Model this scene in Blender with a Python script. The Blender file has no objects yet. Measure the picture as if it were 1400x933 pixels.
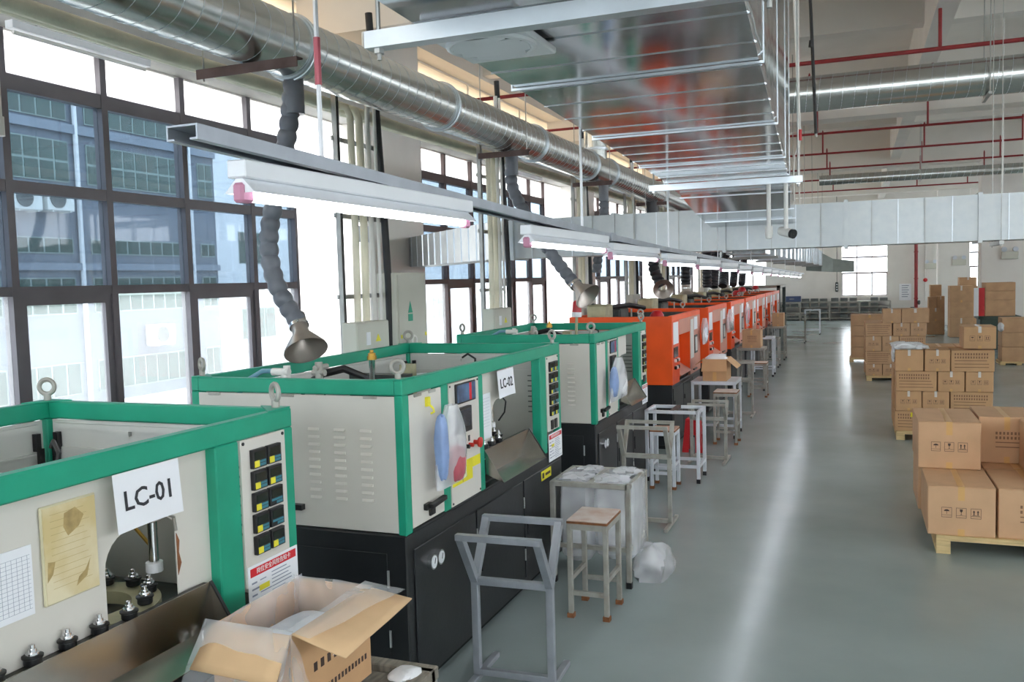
import bpy, math, random
from mathutils import Vector, Matrix
random.seed(7)
scene = bpy.context.scene
COL = scene.collection

# ------------------------------------------------------------------ camera
cam_d = bpy.data.cameras.new('camera')
cam_d.sensor_width = 36.0
cam_d.lens = 1200.0 / 1400.0 * 36.0
cam_d.clip_start = 0.05
cam_d.clip_end = 400
cam = bpy.data.objects.new('camera', cam_d)
COL.objects.link(cam)
_rx = Vector((0.9311, 0.3637, -0.0279)); _dn = Vector((-0.0013, -0.0731, -0.9973)); _fw = Vector((-0.3648, 0.9286, -0.0676))
_M = Matrix((( _rx.x, -_dn.x, -_fw.x), (_rx.y, -_dn.y, -_fw.y), (_rx.z, -_dn.z, -_fw.z))).to_4x4()
_M.translation = (0, 0, 2.2)
cam.matrix_world = _M
scene.camera = cam

# ------------------------------------------------------------------ world, exposure
w = bpy.data.worlds.new('overcast_sky'); scene.world = w
w.use_nodes = True
_bg = w.node_tree.nodes['Background']
_bg.inputs['Color'].default_value = (0.98, 0.99, 1.0, 1)
_bg.inputs['Strength'].default_value = 3.6
vs = scene.view_settings
vs.view_transform = 'Standard'; vs.look = 'None'; vs.gamma = 1.0; vs.use_curve_mapping = False
vs.exposure = 1.35
try:
    scene.cycles.max_bounces = 9; scene.cycles.diffuse_bounces = 6; scene.cycles.glossy_bounces = 4
    scene.cycles.transparent_max_bounces = 16
    scene.cycles.sample_clamp_indirect = 6.0
    scene.cycles.caustics_reflective = False; scene.cycles.caustics_refractive = False
except Exception:
    pass

R90 = math.pi / 2
# ------------------------------------------------------------------ materials
def nodes_of(m):
    m.use_nodes = True
    return m.node_tree.nodes, m.node_tree.links
def S(n, k, v):
    if k in n.inputs: n.inputs[k].default_value = v
MATS = {}
def hexc(h):
    h = h.lstrip('#'); c = [int(h[i:i+2], 16) / 255 for i in (0, 2, 4)]
    return tuple((x / 12.92 if x <= .04045 else ((x + .055) / 1.055) ** 2.4) for x in c) + (1,)
def mat(name, col, rough=.5, metal=0., var=.08, scale=6., bump=0., bscale=40., col2=None, stretch=(1, 1, 1), spec=.5, rvar=0., detail=4., thresh=None, coat=0.):
    """principled material whose colour wanders between col and col2 with object-space noise"""
    m = bpy.data.materials.new(name); N, L = nodes_of(m); b = N['Principled BSDF']
    c = hexc(col) if isinstance(col, str) else tuple(col) + (1,)
    if col2 is None:
        c2 = tuple(max(0, x * (1 - var * 2)) for x in c[:3]) + (1,); c1 = tuple(min(1, x * (1 + var)) for x in c[:3]) + (1,)
    else:
        c1 = c; c2 = hexc(col2)
    tc = N.new('ShaderNodeTexCoord'); mp = N.new('ShaderNodeMapping'); mp.inputs['Scale'].default_value = stretch
    nz = N.new('ShaderNodeTexNoise'); nz.inputs['Scale'].default_value = scale; nz.inputs['Detail'].default_value = detail
    L.new(tc.outputs['Object'], mp.inputs[0]); L.new(mp.outputs[0], nz.inputs['Vector'])
    rp = N.new('ShaderNodeValToRGB'); rp.color_ramp.elements[0].color = c2; rp.color_ramp.elements[1].color = c1
    a, bb = thresh if thresh else (.3, .7)
    rp.color_ramp.elements[0].position = a; rp.color_ramp.elements[1].position = bb
    L.new(nz.outputs[0], rp.inputs[0]); L.new(rp.outputs[0], b.inputs['Base Color'])
    S(b, 'Roughness', rough); S(b, 'Metallic', metal); S(b, 'Specular IOR Level', spec); S(b, 'Coat Weight', coat)
    if rvar:
        mr = N.new('ShaderNodeMapRange'); mr.inputs[3].default_value = max(.02, rough - rvar); mr.inputs[4].default_value = rough + rvar
        L.new(nz.outputs[0], mr.inputs[0]); L.new(mr.outputs[0], b.inputs['Roughness'])
    if bump:
        n2 = N.new('ShaderNodeTexNoise'); n2.inputs['Scale'].default_value = bscale; n2.inputs['Detail'].default_value = 3
        L.new(mp.outputs[0], n2.inputs['Vector'])
        bp = N.new('ShaderNodeBump'); bp.inputs['Strength'].default_value = bump; bp.inputs['Distance'].default_value = .02
        L.new(n2.outputs[0], bp.inputs['Height']); L.new(bp.outputs[0], b.inputs['Normal'])
    MATS[name] = m
    return m
def emis(name, col, s):
    m = bpy.data.materials.new(name); N, L = nodes_of(m); b = N['Principled BSDF']
    S(b, 'Base Color', hexc(col)); S(b, 'Emission Color', hexc(col)); S(b, 'Emission Strength', s); MATS[name] = m; return m
def glass(name, tint, haze=0., hazecol='#ffffff', refl=.08):
    """window glass: straight transmission, thin reflection and an optional milky film"""
    m = bpy.data.materials.new(name); N, L = nodes_of(m); N.remove(N['Principled BSDF']); out = N['Material Output']
    t = N.new('ShaderNodeBsdfTransparent'); t.inputs[0].default_value = hexc(tint)
    g = N.new('ShaderNodeBsdfGlossy'); g.inputs['Roughness'].default_value = .03
    lw = N.new('ShaderNodeLayerWeight'); lw.inputs['Blend'].default_value = .5
    pw = N.new('ShaderNodeMath'); pw.operation = 'POWER'; pw.inputs[1].default_value = 4.0; L.new(lw.outputs['Facing'], pw.inputs[0])
    ma = N.new('ShaderNodeMath'); ma.operation = 'MULTIPLY_ADD'; ma.inputs[1].default_value = .45; ma.inputs[2].default_value = refl * .5; L.new(pw.outputs[0], ma.inputs[0])
    mx = N.new('ShaderNodeMixShader'); L.new(ma.outputs[0], mx.inputs[0]); L.new(t.outputs[0], mx.inputs[1]); L.new(g.outputs[0], mx.inputs[2])
    last = mx
    if haze > 0:
        d = N.new('ShaderNodeBsdfTranslucent'); d.inputs[0].default_value = hexc(hazecol)
        nz = N.new('ShaderNodeTexNoise'); nz.inputs['Scale'].default_value = 1.3
        mr = N.new('ShaderNodeMapRange'); mr.inputs[3].default_value = haze * .8; mr.inputs[4].default_value = min(1, haze * 1.2)
        tc = N.new('ShaderNodeTexCoord'); L.new(tc.outputs['Object'], nz.inputs['Vector']); L.new(nz.outputs[0], mr.inputs[0])
        m2 = N.new('ShaderNodeMixShader'); L.new(mr.outputs[0], m2.inputs[0]); L.new(mx.outputs[0], m2.inputs[1]); L.new(d.outputs[0], m2.inputs[2]); last = m2
    L.new(last.outputs[0], out.inputs['Surface']); MATS[name] = m; return m
def film(name, col, alpha, rough=.25):
    """crinkled clear plastic film"""
    m = bpy.data.materials.new(name); N, L = nodes_of(m); b = N['Principled BSDF']; out = N['Material Output']
    S(b, 'Base Color', hexc(col)); S(b, 'Roughness', rough); S(b, 'Specular IOR Level', .7)
    tc = N.new('ShaderNodeTexCoord'); nz = N.new('ShaderNodeTexNoise'); nz.inputs['Scale'].default_value = 5; nz.inputs['Detail'].default_value = 1.5; nz.inputs['Distortion'].default_value = .6
    L.new(tc.outputs['Object'], nz.inputs['Vector'])
    bp = N.new('ShaderNodeBump'); bp.inputs['Strength'].default_value = .35; bp.inputs['Distance'].default_value = .02
    L.new(nz.outputs[0], bp.inputs['Height']); L.new(bp.outputs[0], b.inputs['Normal'])
    t = N.new('ShaderNodeBsdfTransparent'); mx = N.new('ShaderNodeMixShader')
    mr = N.new('ShaderNodeMapRange'); mr.inputs[1].default_value = .3; mr.inputs[2].default_value = .75; mr.inputs[3].default_value = max(0, alpha - .07); mr.inputs[4].default_value = min(1, alpha + .1)
    L.new(nz.outputs[0], mr.inputs[0]); L.new(mr.outputs[0], mx.inputs[0])
    L.new(t.outputs[0], mx.inputs[1]); L.new(b.outputs[0], mx.inputs[2]); L.new(mx.outputs[0], out.inputs['Surface'])
    MATS[name] = m; return m

mat('floor_epoxy', '#9ba7a6', .22, 0, scale=.9, col2='#8d9998', rvar=.08, bump=.05, bscale=5, spec=.34, detail=8)
mat('wall_white', '#e2ded8', .85, scale=1.5, var=.03, bump=.05, bscale=60)
mat('ceiling_paint', '#ebe6df', .9, scale=.8, var=.04)
mat('beam_paint', '#e4dfd8', .9, scale=.8, var=.04)
mat('column_white', '#e9e6e1', .8, scale=1.2, var=.03)
mat('lintel_grey', '#a9a9a6', .8, scale=2, var=.06)
mat('frame_dark', '#6b676b', .45, .3, scale=4, var=.05)
mat('frame_brown', '#5a4a48', .5, .2, scale=4, var=.05)
mat('green_paint', '#1f9d7d', .42, scale=5, var=.06, spec=.4, bump=.02, bscale=80)
mat('orange_paint', '#f2591c', .4, scale=4, var=.05, spec=.4)
mat('orange_deep', '#e04a16', .45, scale=4, var=.05)
mat('panel_cream', '#d7d3ca', .5, scale=2.5, var=.03, spec=.35)
mat('panel_inner', '#cfcfca', .55, scale=2.5, var=.04)
mat('pinkish_panel', '#c98a76', .45, scale=3, var=.06)
mat('black_base', '#26282a', .38, scale=3, var=.12, spec=.45, bump=.03, bscale=30)
mat('black_plastic', '#17181a', .4, scale=8, var=.1)
mat('seam_dark', '#0e0f10', .7)
mat('steel', '#b9bab8', .28, .95, scale=6, var=.08, stretch=(1, .15, 1), rvar=.08)
mat('stainless', '#aaa69e', .24, 1., scale=3, var=.08, rvar=.08, bump=.03, bscale=5)
mat('chrome', '#e6e6e8', .12, 1., scale=4, var=.03)
mat('galvanised', '#c8cdd1', .12, .96, scale=14, col2='#c0c5c9', rvar=.02, bump=.015, bscale=3, detail=2)
mat('duct_grey', '#8d938e', .6, .2, scale=5, var=.06)
mat('galvanised_matte', '#bcc0c0', .45, .75, scale=12, col2='#b2b7ba', rvar=.08, bump=.06, bscale=3, detail=6)
mat('galv_spiral', '#d3d6d3', .25, .94, scale=14, col2='#cccfcc', rvar=.01)
mat('galv_flange', '#d5dce2', .35, .8, scale=8, var=.06)
mat('hose_grey', '#6f737c', .38, scale=8, var=.08, spec=.5)
mat('hose_black', '#33343a', .45, scale=8, var=.1)
mat('funnel_tin', '#b6ada4', .35, .7, scale=6, var=.08)
mat('yellow_lagging', '#f6f0d9', .75, scale=4, var=.08, bump=.25, bscale=25)
mat('pvc_white', '#e4e2dd', .45, scale=4, var=.03)
mat('cable_black', '#141416', .5, scale=6, var=.1)
mat('strut_steel', '#a8a8a4', .4, .7, scale=7, var=.1)
mat('rust_angle', '#6e5a55', .65, .4, scale=9, col2='#54423e')
mat('cabinet_grey', '#c9c9bd', .5, scale=3, var=.03)
mat('lamp_white', '#eef0f4', .35, scale=4, var=.02)
mat('pink_holder', '#c98aa4', .5, scale=4, var=.05)
emis('tube_light', '#f6f9ff', 7.5)
mat('red_pipe', '#8e2326', .45, scale=5, var=.1)
mat('red_plastic', '#c41f26', .35, scale=5, var=.06)
mat('paper', '#eceef2', .7, scale=3, var=.02)
mat('paper_aged', '#e2d6b4', .5, scale=6, col2='#cfbb87', thresh=(.35, .6), detail=7)
mat('paper_frame', '#d8cfae', .4)
mat('paper_yellow', '#e6da2e', .7, scale=3, var=.04)
mat('ink', '#2c2d33', .7)
mat('stain_brown', '#b59c68', .8, scale=30, var=.15)
mat('ink_aged', '#c0aa76', .8)
mat('ink_soft', '#8b93a6', .7)
mat('ink_red', '#d41f2a', .6)
mat('ink_white', '#f2f2f2', .6)
mat('screen_dark', '#2d3340', .2, scale=10, var=.15)
mat('screen_blue', '#5c7ea6', .25, scale=9, col2='#3d4c66')
mat('lcd', '#10201c', .2)
mat('teal_print', '#3d8394', .4)
mat('label_yellow', '#efe43a', .5)
mat('button_red', '#cf2b20', .35)
mat('cardboard', '#cca277', .8, scale=5, var=.05, bump=.03, bscale=50)
mat('cardboard_new', '#d3aa84', .78, scale=5, var=.04, bump=.03, bscale=50)
mat('cardboard_far', '#c6a07b', .8, scale=5, var=.06)
mat('cardboard_inner', '#d9b68c', .8, scale=5, var=.05)
mat('tape', '#d9ab6c', .3, scale=5, var=.04)
mat('tape_clear', '#e3ddd4', .25, scale=9, var=.06)
mat('carton_ink', '#4b3a34', .8)
mat('carton_ink_soft', '#8d6a50', .8)
mat('pallet_wood', '#d9bf8d', .8, scale=6, var=.1, stretch=(1, 8, 8), bump=.1, bscale=20)
mat('old_steel', '#b3b3ac', .55, .35, scale=10, col2='#9a948a', bump=.05, bscale=40)
mat('steel_paint', '#a9aeb6', .4, .5, scale=9, var=.08)
mat('white_steel', '#dfe3ea', .45, .1, scale=8, var=.05)
mat('rust', '#8c5a38', .85, scale=20, var=.2)
mat('stool_board', '#d3c6bd', .65, scale=8, col2='#c2a28f', thresh=(.3, .6), detail=6)
mat('stool_board_pink', '#cfa592', .7, scale=8, var=.08)
mat('old_wood', '#8f897d', .85, scale=12, col2='#6f6a60', stretch=(6, 1, 1))
film('plastic_liner', '#eef0f4', .3)
film('plastic_bag', '#f2f3f7', .4)
mat('plastic_white', '#eceef0', .4, scale=10, var=.04, bump=.4, bscale=18)
mat('plastic_blue', '#8ba3cf', .4, scale=9, var=.08, bump=.3, bscale=20)
mat('plastic_pink', '#c2606c', .4, scale=9, var=.1, bump=.2, bscale=20)
mat('paper_tissue', '#d7dde6', .7, scale=9, var=.05, bump=.4, bscale=14)
mat('grey_box', '#5c605e', .6, scale=7, var=.15)
mat('green_bin', '#3c4a42', .6, scale=5, var=.1)
mat('navy_box', '#3f4d70', .6, scale=5, var=.1)
mat('dark_machine', '#4f5654', .5, .3, scale=8, var=.2)
mat('olive_machine', '#b1ad8c', .55, .2, scale=8, var=.12)
mat('brass', '#c49a4a', .3, .9, scale=5, var=.08)
mat('blue_hose', '#6f9fb4', .4, scale=5, var=.06)
mat('ferrous', '#56534f', .45, .8, scale=12, var=.2)
mat('facade_tile', '#5f6874', .6, scale=1.2, var=.05)
mat('facade_band', '#737c88', .6, scale=1.2, var=.05)
mat('facade_pale', '#d3d4d6', .7, scale=1, var=.03)
mat('facade_glass', '#25463d', .25, scale=2.2, col2='#1d3731', spec=.6)
mat('facade_frame', '#84948f', .6, scale=2, var=.04)
mat('ac_white', '#dcdcd6', .55, scale=4, var=.04)
mat('ground_pale', '#d9d7d2', .9, scale=.6, var=.04)
mat('cream_blind', '#efe6da', .9, scale=1, var=.02)
glass('glass_clear', '#a9b6c0', .01)
glass('glass_mid', '#a4b1bc', .02)
glass('glass_film', '#e3e9ed', .1)
glass('glass_milk', '#ffffff', .8)
glass('glass_top', '#ffffff', .45)
glass('glass_cream', '#e3d8c9', .85, '#cfc3b2')
glass('glass_pale', '#e9edf0', .18)

# ------------------------------------------------------------------ mesh helpers
ROOT = {}
class MB:
    def __init__(s): s.v = []; s.f = []
    def add(s, vs, fs):
        k = len(s.v); s.v += [tuple(p) for p in vs]; s.f += [tuple(i + k for i in f) for f in fs]; return s
    def box(s, x0, x1, y0, y1, z0, z1):
        if x0 > x1: x0, x1 = x1, x0
        if y0 > y1: y0, y1 = y1, y0
        if z0 > z1: z0, z1 = z1, z0
        return s.add([(x0, y0, z0), (x1, y0, z0), (x1, y1, z0), (x0, y1, z0), (x0, y0, z1), (x1, y0, z1), (x1, y1, z1), (x0, y1, z1)],
                     [(0, 3, 2, 1), (4, 5, 6, 7), (0, 1, 5, 4), (1, 2, 6, 5), (2, 3, 7, 6), (3, 0, 4, 7)])
    def frame_of(s, d):
        d = d.normalized(); up = Vector((0, 0, 1)) if abs(d.z) < .95 else Vector((0, 1, 0))
        a = d.cross(up).normalized(); return a, a.cross(d).normalized()
    def bar(s, p, q, wd, ht=None):
        p = Vector(p); q = Vector(q); ht = ht or wd; a, b = s.frame_of(q - p)
        vs = []
        for c in (p, q):
            for i, j in ((-1, -1), (1, -1), (1, 1), (-1, 1)): vs.append(c + a * (i * wd / 2) + b * (j * ht / 2))
        return s.add(vs, [(3, 2, 1, 0), (4, 5, 6, 7), (0, 1, 5, 4), (1, 2, 6, 5), (2, 3, 7, 6), (3, 0, 4, 7)])
    def cyl(s, p, q, r, n=14, r2=None, caps=True):
        p = Vector(p); q = Vector(q); r2 = r if r2 is None else r2; a, b = s.frame_of(q - p); vs = []
        for c, rr in ((p, r), (q, r2)):
            for i in range(n):
                t = 2 * math.pi * i / n; vs.append(c + a * (rr * math.cos(t)) + b * (rr * math.sin(t)))
        fs = [((i + 1) % n, i, n + i, n + (i + 1) % n) for i in range(n)]
        if caps: fs += [tuple(range(n)), tuple(reversed(range(n, 2 * n)))]
        return s.add(vs, fs)
    def tube(s, pts, r, n=8, caps=True):
        pts = [Vector(p) for p in pts]; rs = r if isinstance(r, (list, tuple)) else [r] * len(pts); vs = []; ref = None
        for i, p in enumerate(pts):
            d = (pts[min(i + 1, len(pts) - 1)] - pts[max(i - 1, 0)]).normalized()
            if ref is None: a, b = s.frame_of(d)
            else:
                a = (ref - d * ref.dot(d)).normalized(); b = d.cross(a)
                b = -b if False else b
            ref = a; b = a.cross(d)
            for k in range(n):
                t = 2 * math.pi * k / n; vs.append(p + a * (rs[i] * math.cos(t)) + b * (rs[i] * math.sin(t)))
        fs = []
        for i in range(len(pts) - 1):
            for k in range(n): fs.append((i * n + (k + 1) % n, i * n + k, (i + 1) * n + k, (i + 1) * n + (k + 1) % n))
        if caps: fs += [tuple(range(n)), tuple(reversed(range((len(pts) - 1) * n, len(pts) * n)))]
        return s.add(vs, fs)
    def torus(s, c, axis, R, r, n=18, m=8):
        c = Vector(c); a, b = s.frame_of(Vector(axis)); d = Vector(axis).normalized(); vs = []
        for i in range(n):
            t = 2 * math.pi * i / n; e = a * math.cos(t) + b * math.sin(t)
            for k in range(m):
                u = 2 * math.pi * k / m; vs.append(c + e * (R + r * math.cos(u)) + d * (r * math.sin(u)))
        fs = [(i * m + k, ((i + 1) % n) * m + k, ((i + 1) % n) * m + (k + 1) % m, i * m + (k + 1) % m) for i in range(n) for k in range(m)]
        return s.add(vs, fs)
    def lathe(s, p, axis, prof, n=20):
        """prof = list of (distance along axis, radius)"""
        p = Vector(p); d = Vector(axis).normalized(); a, b = s.frame_of(d); vs = []
        for h, r in prof:
            for i in range(n):
                t = 2 * math.pi * i / n; vs.append(p + d * h + a * (r * math.cos(t)) + b * (r * math.sin(t)))
        fs = [(k * n + (i + 1) % n, k * n + i, (k + 1) * n + i, (k + 1) * n + (i + 1) % n) for k in range(len(prof) - 1) for i in range(n)]
        return s.add(vs, fs)
    def prism(s, pts, off):
        """closed polygon pts (3-D) extruded by vector off"""
        n = len(pts); o = Vector(off); a = [Vector(p) for p in pts]
        vs = a + [p + o for p in a]
        return s.add(vs, [tuple(range(n)), tuple(reversed(range(n, 2 * n)))] + [((i + 1) % n, i, n + i, n + (i + 1) % n) for i in range(n)])
    def build(s, name, material, parent=None, smooth=False, bevel=0., loc=None, recalc=True, solid=0.):
        off = Vector((0, 0, 0))
        if parent is not None: off = ROOT.get(parent.name, Vector((0, 0, 0)))
        elif loc is not None: off = Vector(loc)
        elif s.v:
            xs = [p[0] for p in s.v]; ys = [p[1] for p in s.v]; zs = [p[2] for p in s.v]
            off = Vector(((min(xs) + max(xs)) / 2, (min(ys) + max(ys)) / 2, min(zs)))
        me = bpy.data.meshes.new(name)
        me.from_pydata([(p[0] - off.x, p[1] - off.y, p[2] - off.z) for p in s.v], [], s.f)
        me.materials.append(MATS[material] if isinstance(material, str) else material)
        if recalc:
            import bmesh
            bm = bmesh.new(); bm.from_mesh(me); bmesh.ops.recalc_face_normals(bm, faces=bm.faces); bm.to_mesh(me); bm.free()
        if smooth:
            for p in me.polygons: p.use_smooth = True
            try: me.set_sharp_from_angle(angle=math.radians(40))
            except Exception: pass
        o = bpy.data.objects.new(name, me); COL.objects.link(o)
        if parent is not None:
            o.parent = parent
        else:
            o.location = off
        ROOT[o.name] = off
        if bevel:
            md = o.modifiers.new('bevel', 'BEVEL'); md.width = bevel; md.segments = 1; md.limit_method = 'ANGLE'
        if solid:
            md = o.modifiers.new('thickness', 'SOLIDIFY'); md.thickness = solid; md.offset = 0
        return o
def empty(name, loc):
    o = bpy.data.objects.new(name, None); o.empty_display_size = .1; o.location = loc; COL.objects.link(o); ROOT[o.name] = Vector(loc); return o
def tag(o, label=None, cat=None, group=None, kind=None):
    if label: o['label'] = label
    if cat: o['category'] = cat
    if group: o['group'] = group
    if kind: o['kind'] = kind
    return o
def thing(name, loc, label, cat, group=None):
    return tag(empty(name, loc), label, cat, group)
def struct(name, mb, m, parent=None, **k):
    o = mb.build(name, m, parent, **k)
    if parent is None: o['kind'] = 'structure'
    return o
def copy_tree(o, parent=None):
    c = o.copy(); COL.objects.link(c)
    if parent is not None: c.parent = parent
    ROOT[c.name] = ROOT.get(o.name, Vector((0, 0, 0)))
    for ch in list(o.children): copy_tree(ch, c)
    return c
FONT = None
def text(name, s, size, m, origin, right, up, parent, depth=0., align='CENTER', extr=.0004, bold=0.):
    """flat lettering turned into a mesh, at origin (middle of the line), reading along right"""
    cu = bpy.data.curves.new(name, 'FONT'); cu.body = s; cu.size = size; cu.align_x = align; cu.align_y = 'CENTER'; cu.extrude = extr; cu.resolution_u = 2; cu.offset = bold
    t = bpy.data.objects.new('tmp_text', cu); COL.objects.link(t)
    dg = bpy.context.evaluated_depsgraph_get()
    me = bpy.data.meshes.new_from_object(t.evaluated_get(dg)); bpy.data.objects.remove(t)
    r = Vector(right).normalized(); u = Vector(up).normalized(); n = r.cross(u)
    off = ROOT.get(parent.name, Vector((0, 0, 0)))
    M = Matrix(((r.x, u.x, n.x, 0), (r.y, u.y, n.y, 0), (r.z, u.z, n.z, 0), (0, 0, 0, 1))); M.translation = Vector(origin) - off
    me.transform(M); me.materials.clear(); me.materials.append(MATS[m]); me.name = name
    o = bpy.data.objects.new(name, me); COL.objects.link(o); o.parent = parent; ROOT[o.name] = off
    return o
# ------------------------------------------------------------------ the hall
XW, YF, XR, YB, ZC = -6.5, 43.9, 13.0, -6.0, 6.4
struct('floor', MB().box(XW - .3, XR + .3, YB - .3, YF + .3, -.2, 0), 'floor_epoxy')
struct('ceiling', MB().box(XW - .3, XR + .3, YB - .3, YF + .3, ZC, ZC + .2), 'ceiling_paint')
TR = [0]
def trim(mb, m, **k):
    TR[0] += 1
    return struct('trim_%d' % TR[0], mb, m, **k)
for y in (9.5, 19.1, 28.6, 38.1): trim(MB().box(XW, XR, y, y + .6, 5.3, ZC), 'beam_paint')
for y in (4.9, 14.6, 24.1, 33.6): trim(MB().box(XW, XR, y, y + .3, 5.85, ZC), 'beam_paint')
for x in (.95, 7.2): trim(MB().box(x, x + .26, YB, YF, 5.5, ZC), 'beam_paint')
trim(MB().box(XW, XW + .35, YB, YF, 5.78, ZC), 'beam_paint')
trim(MB().box(XW, -5.75, YB, YF, 4.4, 4.52), 'lintel_grey')

COLS = [(.3, 1.05), (10.45, 12.1), (19.95, 21.6), (29.45, 31.1), (38.95, 40.6)]
for a, b in COLS: trim(MB().box(XW, -6.15, a, b, 0, ZC), 'column_white', bevel=.015)
trim(MB().box(3.37, 4.5, 28.7, 29.4, 0, ZC), 'column_white', bevel=.015)
trim(MB().box(3.0, 4.12, 38.3, 39.0, 0, ZC), 'column_white', bevel=.015)
trim(MB().box(3.37, 4.5, 19.1, 19.8, 0, ZC), 'column_white', bevel=.015)

wl = MB(); wl.box(XW - .25, XW, YB, YF, 0, .9); wl.box(XW - .25, XW, YB, YF, 5.75, ZC); wl.box(XW - .25, XW, YB, YF, 4.38, 4.56)
struct('wall_left', wl, 'wall_white')
wn = [0]
ROWS = [(.9, 2.19, 'glass_film'), (2.27, 3.05, 'glass_mid'), (3.15, 3.89, 'glass_clear'), (4.02, 4.38, 'glass_top')]
def left_window(y0, y1, mull, frame, tall=None):
    wn[0] += 1
    root = empty('window_%d' % wn[0], (XW, (y0 + y1) / 2, .9)); root['kind'] = 'structure'
    ys = [y0] + mull + [y1]
    for y in mull: MB().box(XW - .06, XW + .05, y - .035, y + .035, .9, 4.38).build('mullion', frame, root)
    for y, s in ((y0, 1), (y1, -1)): MB().box(XW - .06, XW + .05, y, y + s * .05, .9, 4.38).build('mullion', frame, root)
    for a, b in ((2.19, 2.27), (3.05, 3.15), (3.89, 4.02), (.9, .98)): MB().box(XW - .055, XW + .045, y0, y1, a, b).build('transom', frame, root)
    for i in range(len(ys) - 1):
        a, b = ys[i] + .035, ys[i + 1] - .035
        for r, (z0, z1, g) in enumerate(ROWS):
            MB().box(XW - .012, XW - .006, a, b, z0, z1).build('pane', g, root)
            if r == 0 and i % 2 == 0:
                f = MB(); f.box(XW - .03, XW + .03, a, a + .07, z0 + .08, z1); f.box(XW - .03, XW + .03, b - .07, b, z0 + .08, z1)
                f.box(XW - .03, XW + .03, a + .07, b - .07, z1 - .08, z1); f.box(XW - .03, XW + .03, a + .07, b - .07, z0 + .08, z0 + .16)
                f.build('casement', frame, root)
    if tall:   # one unbroken milky sheet between the last mullion and the column
        MB().box(XW - .012, XW - .006, y1 + .03, tall, .9, 4.38).build('pane', 'glass_milk', root)
        y1 = tall
    # upper strip of cream blinds above the lintel
    n = max(2, int((y1 - y0) / 2.05)); st = (y1 - y0) / n
    for i in range(n):
        MB().box(XW - .012, XW - .006, y0 + i * st + .02, y0 + (i + 1) * st - .02, 4.56, 5.75).build('pane', 'glass_cream', root)
        MB().box(XW - .02, XW + .005, y0 + i * st - .02, y0 + i * st + .02, 4.56, 5.75).build('mullion', 'column_white', root)
left_window(-5.9, .3, [-4.9, -3.8, -2.7, -1.4, -.5], 'frame_dark')
left_window(1.05, 9.25, [2.1, 3.15, 4.2, 5.27, 6.31, 7.33, 8.4], 'frame_dark', 10.45)
left_window(12.1, 18.65, [12.65, 13.55, 14.65, 15.7, 16.7, 17.7], 'frame_brown', 19.95)
left_window(21.6, 28.2, [22.1, 23.1, 24.15, 25.2, 26.2, 27.2], 'frame_brown', 29.45)
left_window(31.1, 37.7, [31.6, 32.6, 33.65, 34.7, 35.7, 36.7], 'frame_brown', 38.95)
left_window(40.6, 43.8, [41.6, 42.7], 'frame_brown')

# far wall with three windows
HO = [(-5.9, -4.02, 1.6, 3.5), (-.6, 1.34, 1.09, 3.6), (4.72, 6.4, 1.4, 3.55)]
wf = MB(); xs = XW - .25
for x0, x1, z0, z1 in HO:
    wf.box(xs, x0, YF, YF + .25, 0, ZC); wf.box(x0, x1, YF, YF + .25, 0, z0); wf.box(x0, x1, YF, YF + .25, z1, ZC); xs = x1
wf.box(xs, XR + .25, YF, YF + .25, 0, ZC)
struct('wall_far', wf, 'wall_white')
for x0, x1, z0, z1 in HO:
    wn[0] += 1
    root = empty('window_%d' % wn[0], ((x0 + x1) / 2, YF, z0)); root['kind'] = 'structure'
    n = 3; st = (x1 - x0) / n; zs = [z0, z0 + (z1 - z0) * .42, z0 + (z1 - z0) * .71, z1]
    for i in range(n + 1): MB().box(x0 + i * st - .03, x0 + i * st + .03, YF + .02, YF + .09, z0, zs[1]).build('mullion', 'frame_brown', root)
    for i in range(1, n): MB().box(x0 + i * st - .02, x0 + i * st + .02, YF + .03, YF + .08, zs[1], z1).build('mullion', 'frame_dark', root)
    for k, z in enumerate(zs): MB().box(x0, x1, YF + .02, YF + .09, z - .035, z + .035).build('transom', 'frame_brown' if k < 2 else 'frame_dark', root)
    for i in range(n):
        for k in range(3): MB().box(x0 + i * st + .02, x0 + (i + 1) * st - .02, YF + .05, YF + .055, zs[k] + .03, zs[k + 1] - .03).build('pane', 'glass_pale', root)
    MB().box(x0 - .05, x1 + .05, YF - .05, YF + .25, z0 - .06, z0 - .035).build('window_sill', 'wall_white', root)

# unseen sides of the hall: right wall and the wall behind the viewer, with window bands added and sized for the daylight they let in
def band_wall(name, axis, at, a, b, z0, z1, n):
    m = MB(); st = (b - a) / n; bx = (lambda p, q, c, d: m.box(at, at + .25, p, q, c, d)) if axis == 'x' else (lambda p, q, c, d: m.box(p, q, at - .25, at, c, d))
    bx(a, b, 0, z0); bx(a, b, z1, ZC)
    for i in range(n + 1): bx(a + i * st - .35 if i else a, a + i * st + .35 if i < n else b, z0, z1)
    struct(name, m, 'wall_white')
    for i in range(n):
        p, q = a + i * st + .35, a + (i + 1) * st - .35
        wn[0] += 1
        c = (at, (p + q) / 2, z0) if axis == 'x' else ((p + q) / 2, at, z0)
        root = empty('window_%d' % wn[0], c); root['kind'] = 'structure'; k = 4; s2 = (q - p) / k
        for j in range(k):
            g = MB(); g.box(at + .1, at + .106, p + j * s2, p + (j + 1) * s2 - .05, z0, z1) if axis == 'x' else g.box(p + j * s2, p + (j + 1) * s2 - .05, at - .106, at - .1, z0, z1)
            g.build('pane', 'glass_pale', root)
            f = MB(); f.box(at + .06, at + .14, p + (j + 1) * s2 - .05, p + (j + 1) * s2, z0, z1) if axis == 'x' else f.box(p + (j + 1) * s2 - .05, p + (j + 1) * s2, at - .14, at - .06, z0, z1)
            f.build('mullion', 'frame_dark', root)
band_wall('wall_right', 'x', XR, YB, YF, 3.0, 5.1, 5)
band_wall('wall_back', 'y', YB, XW, XR, 2.0, 4.5, 2)

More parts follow.
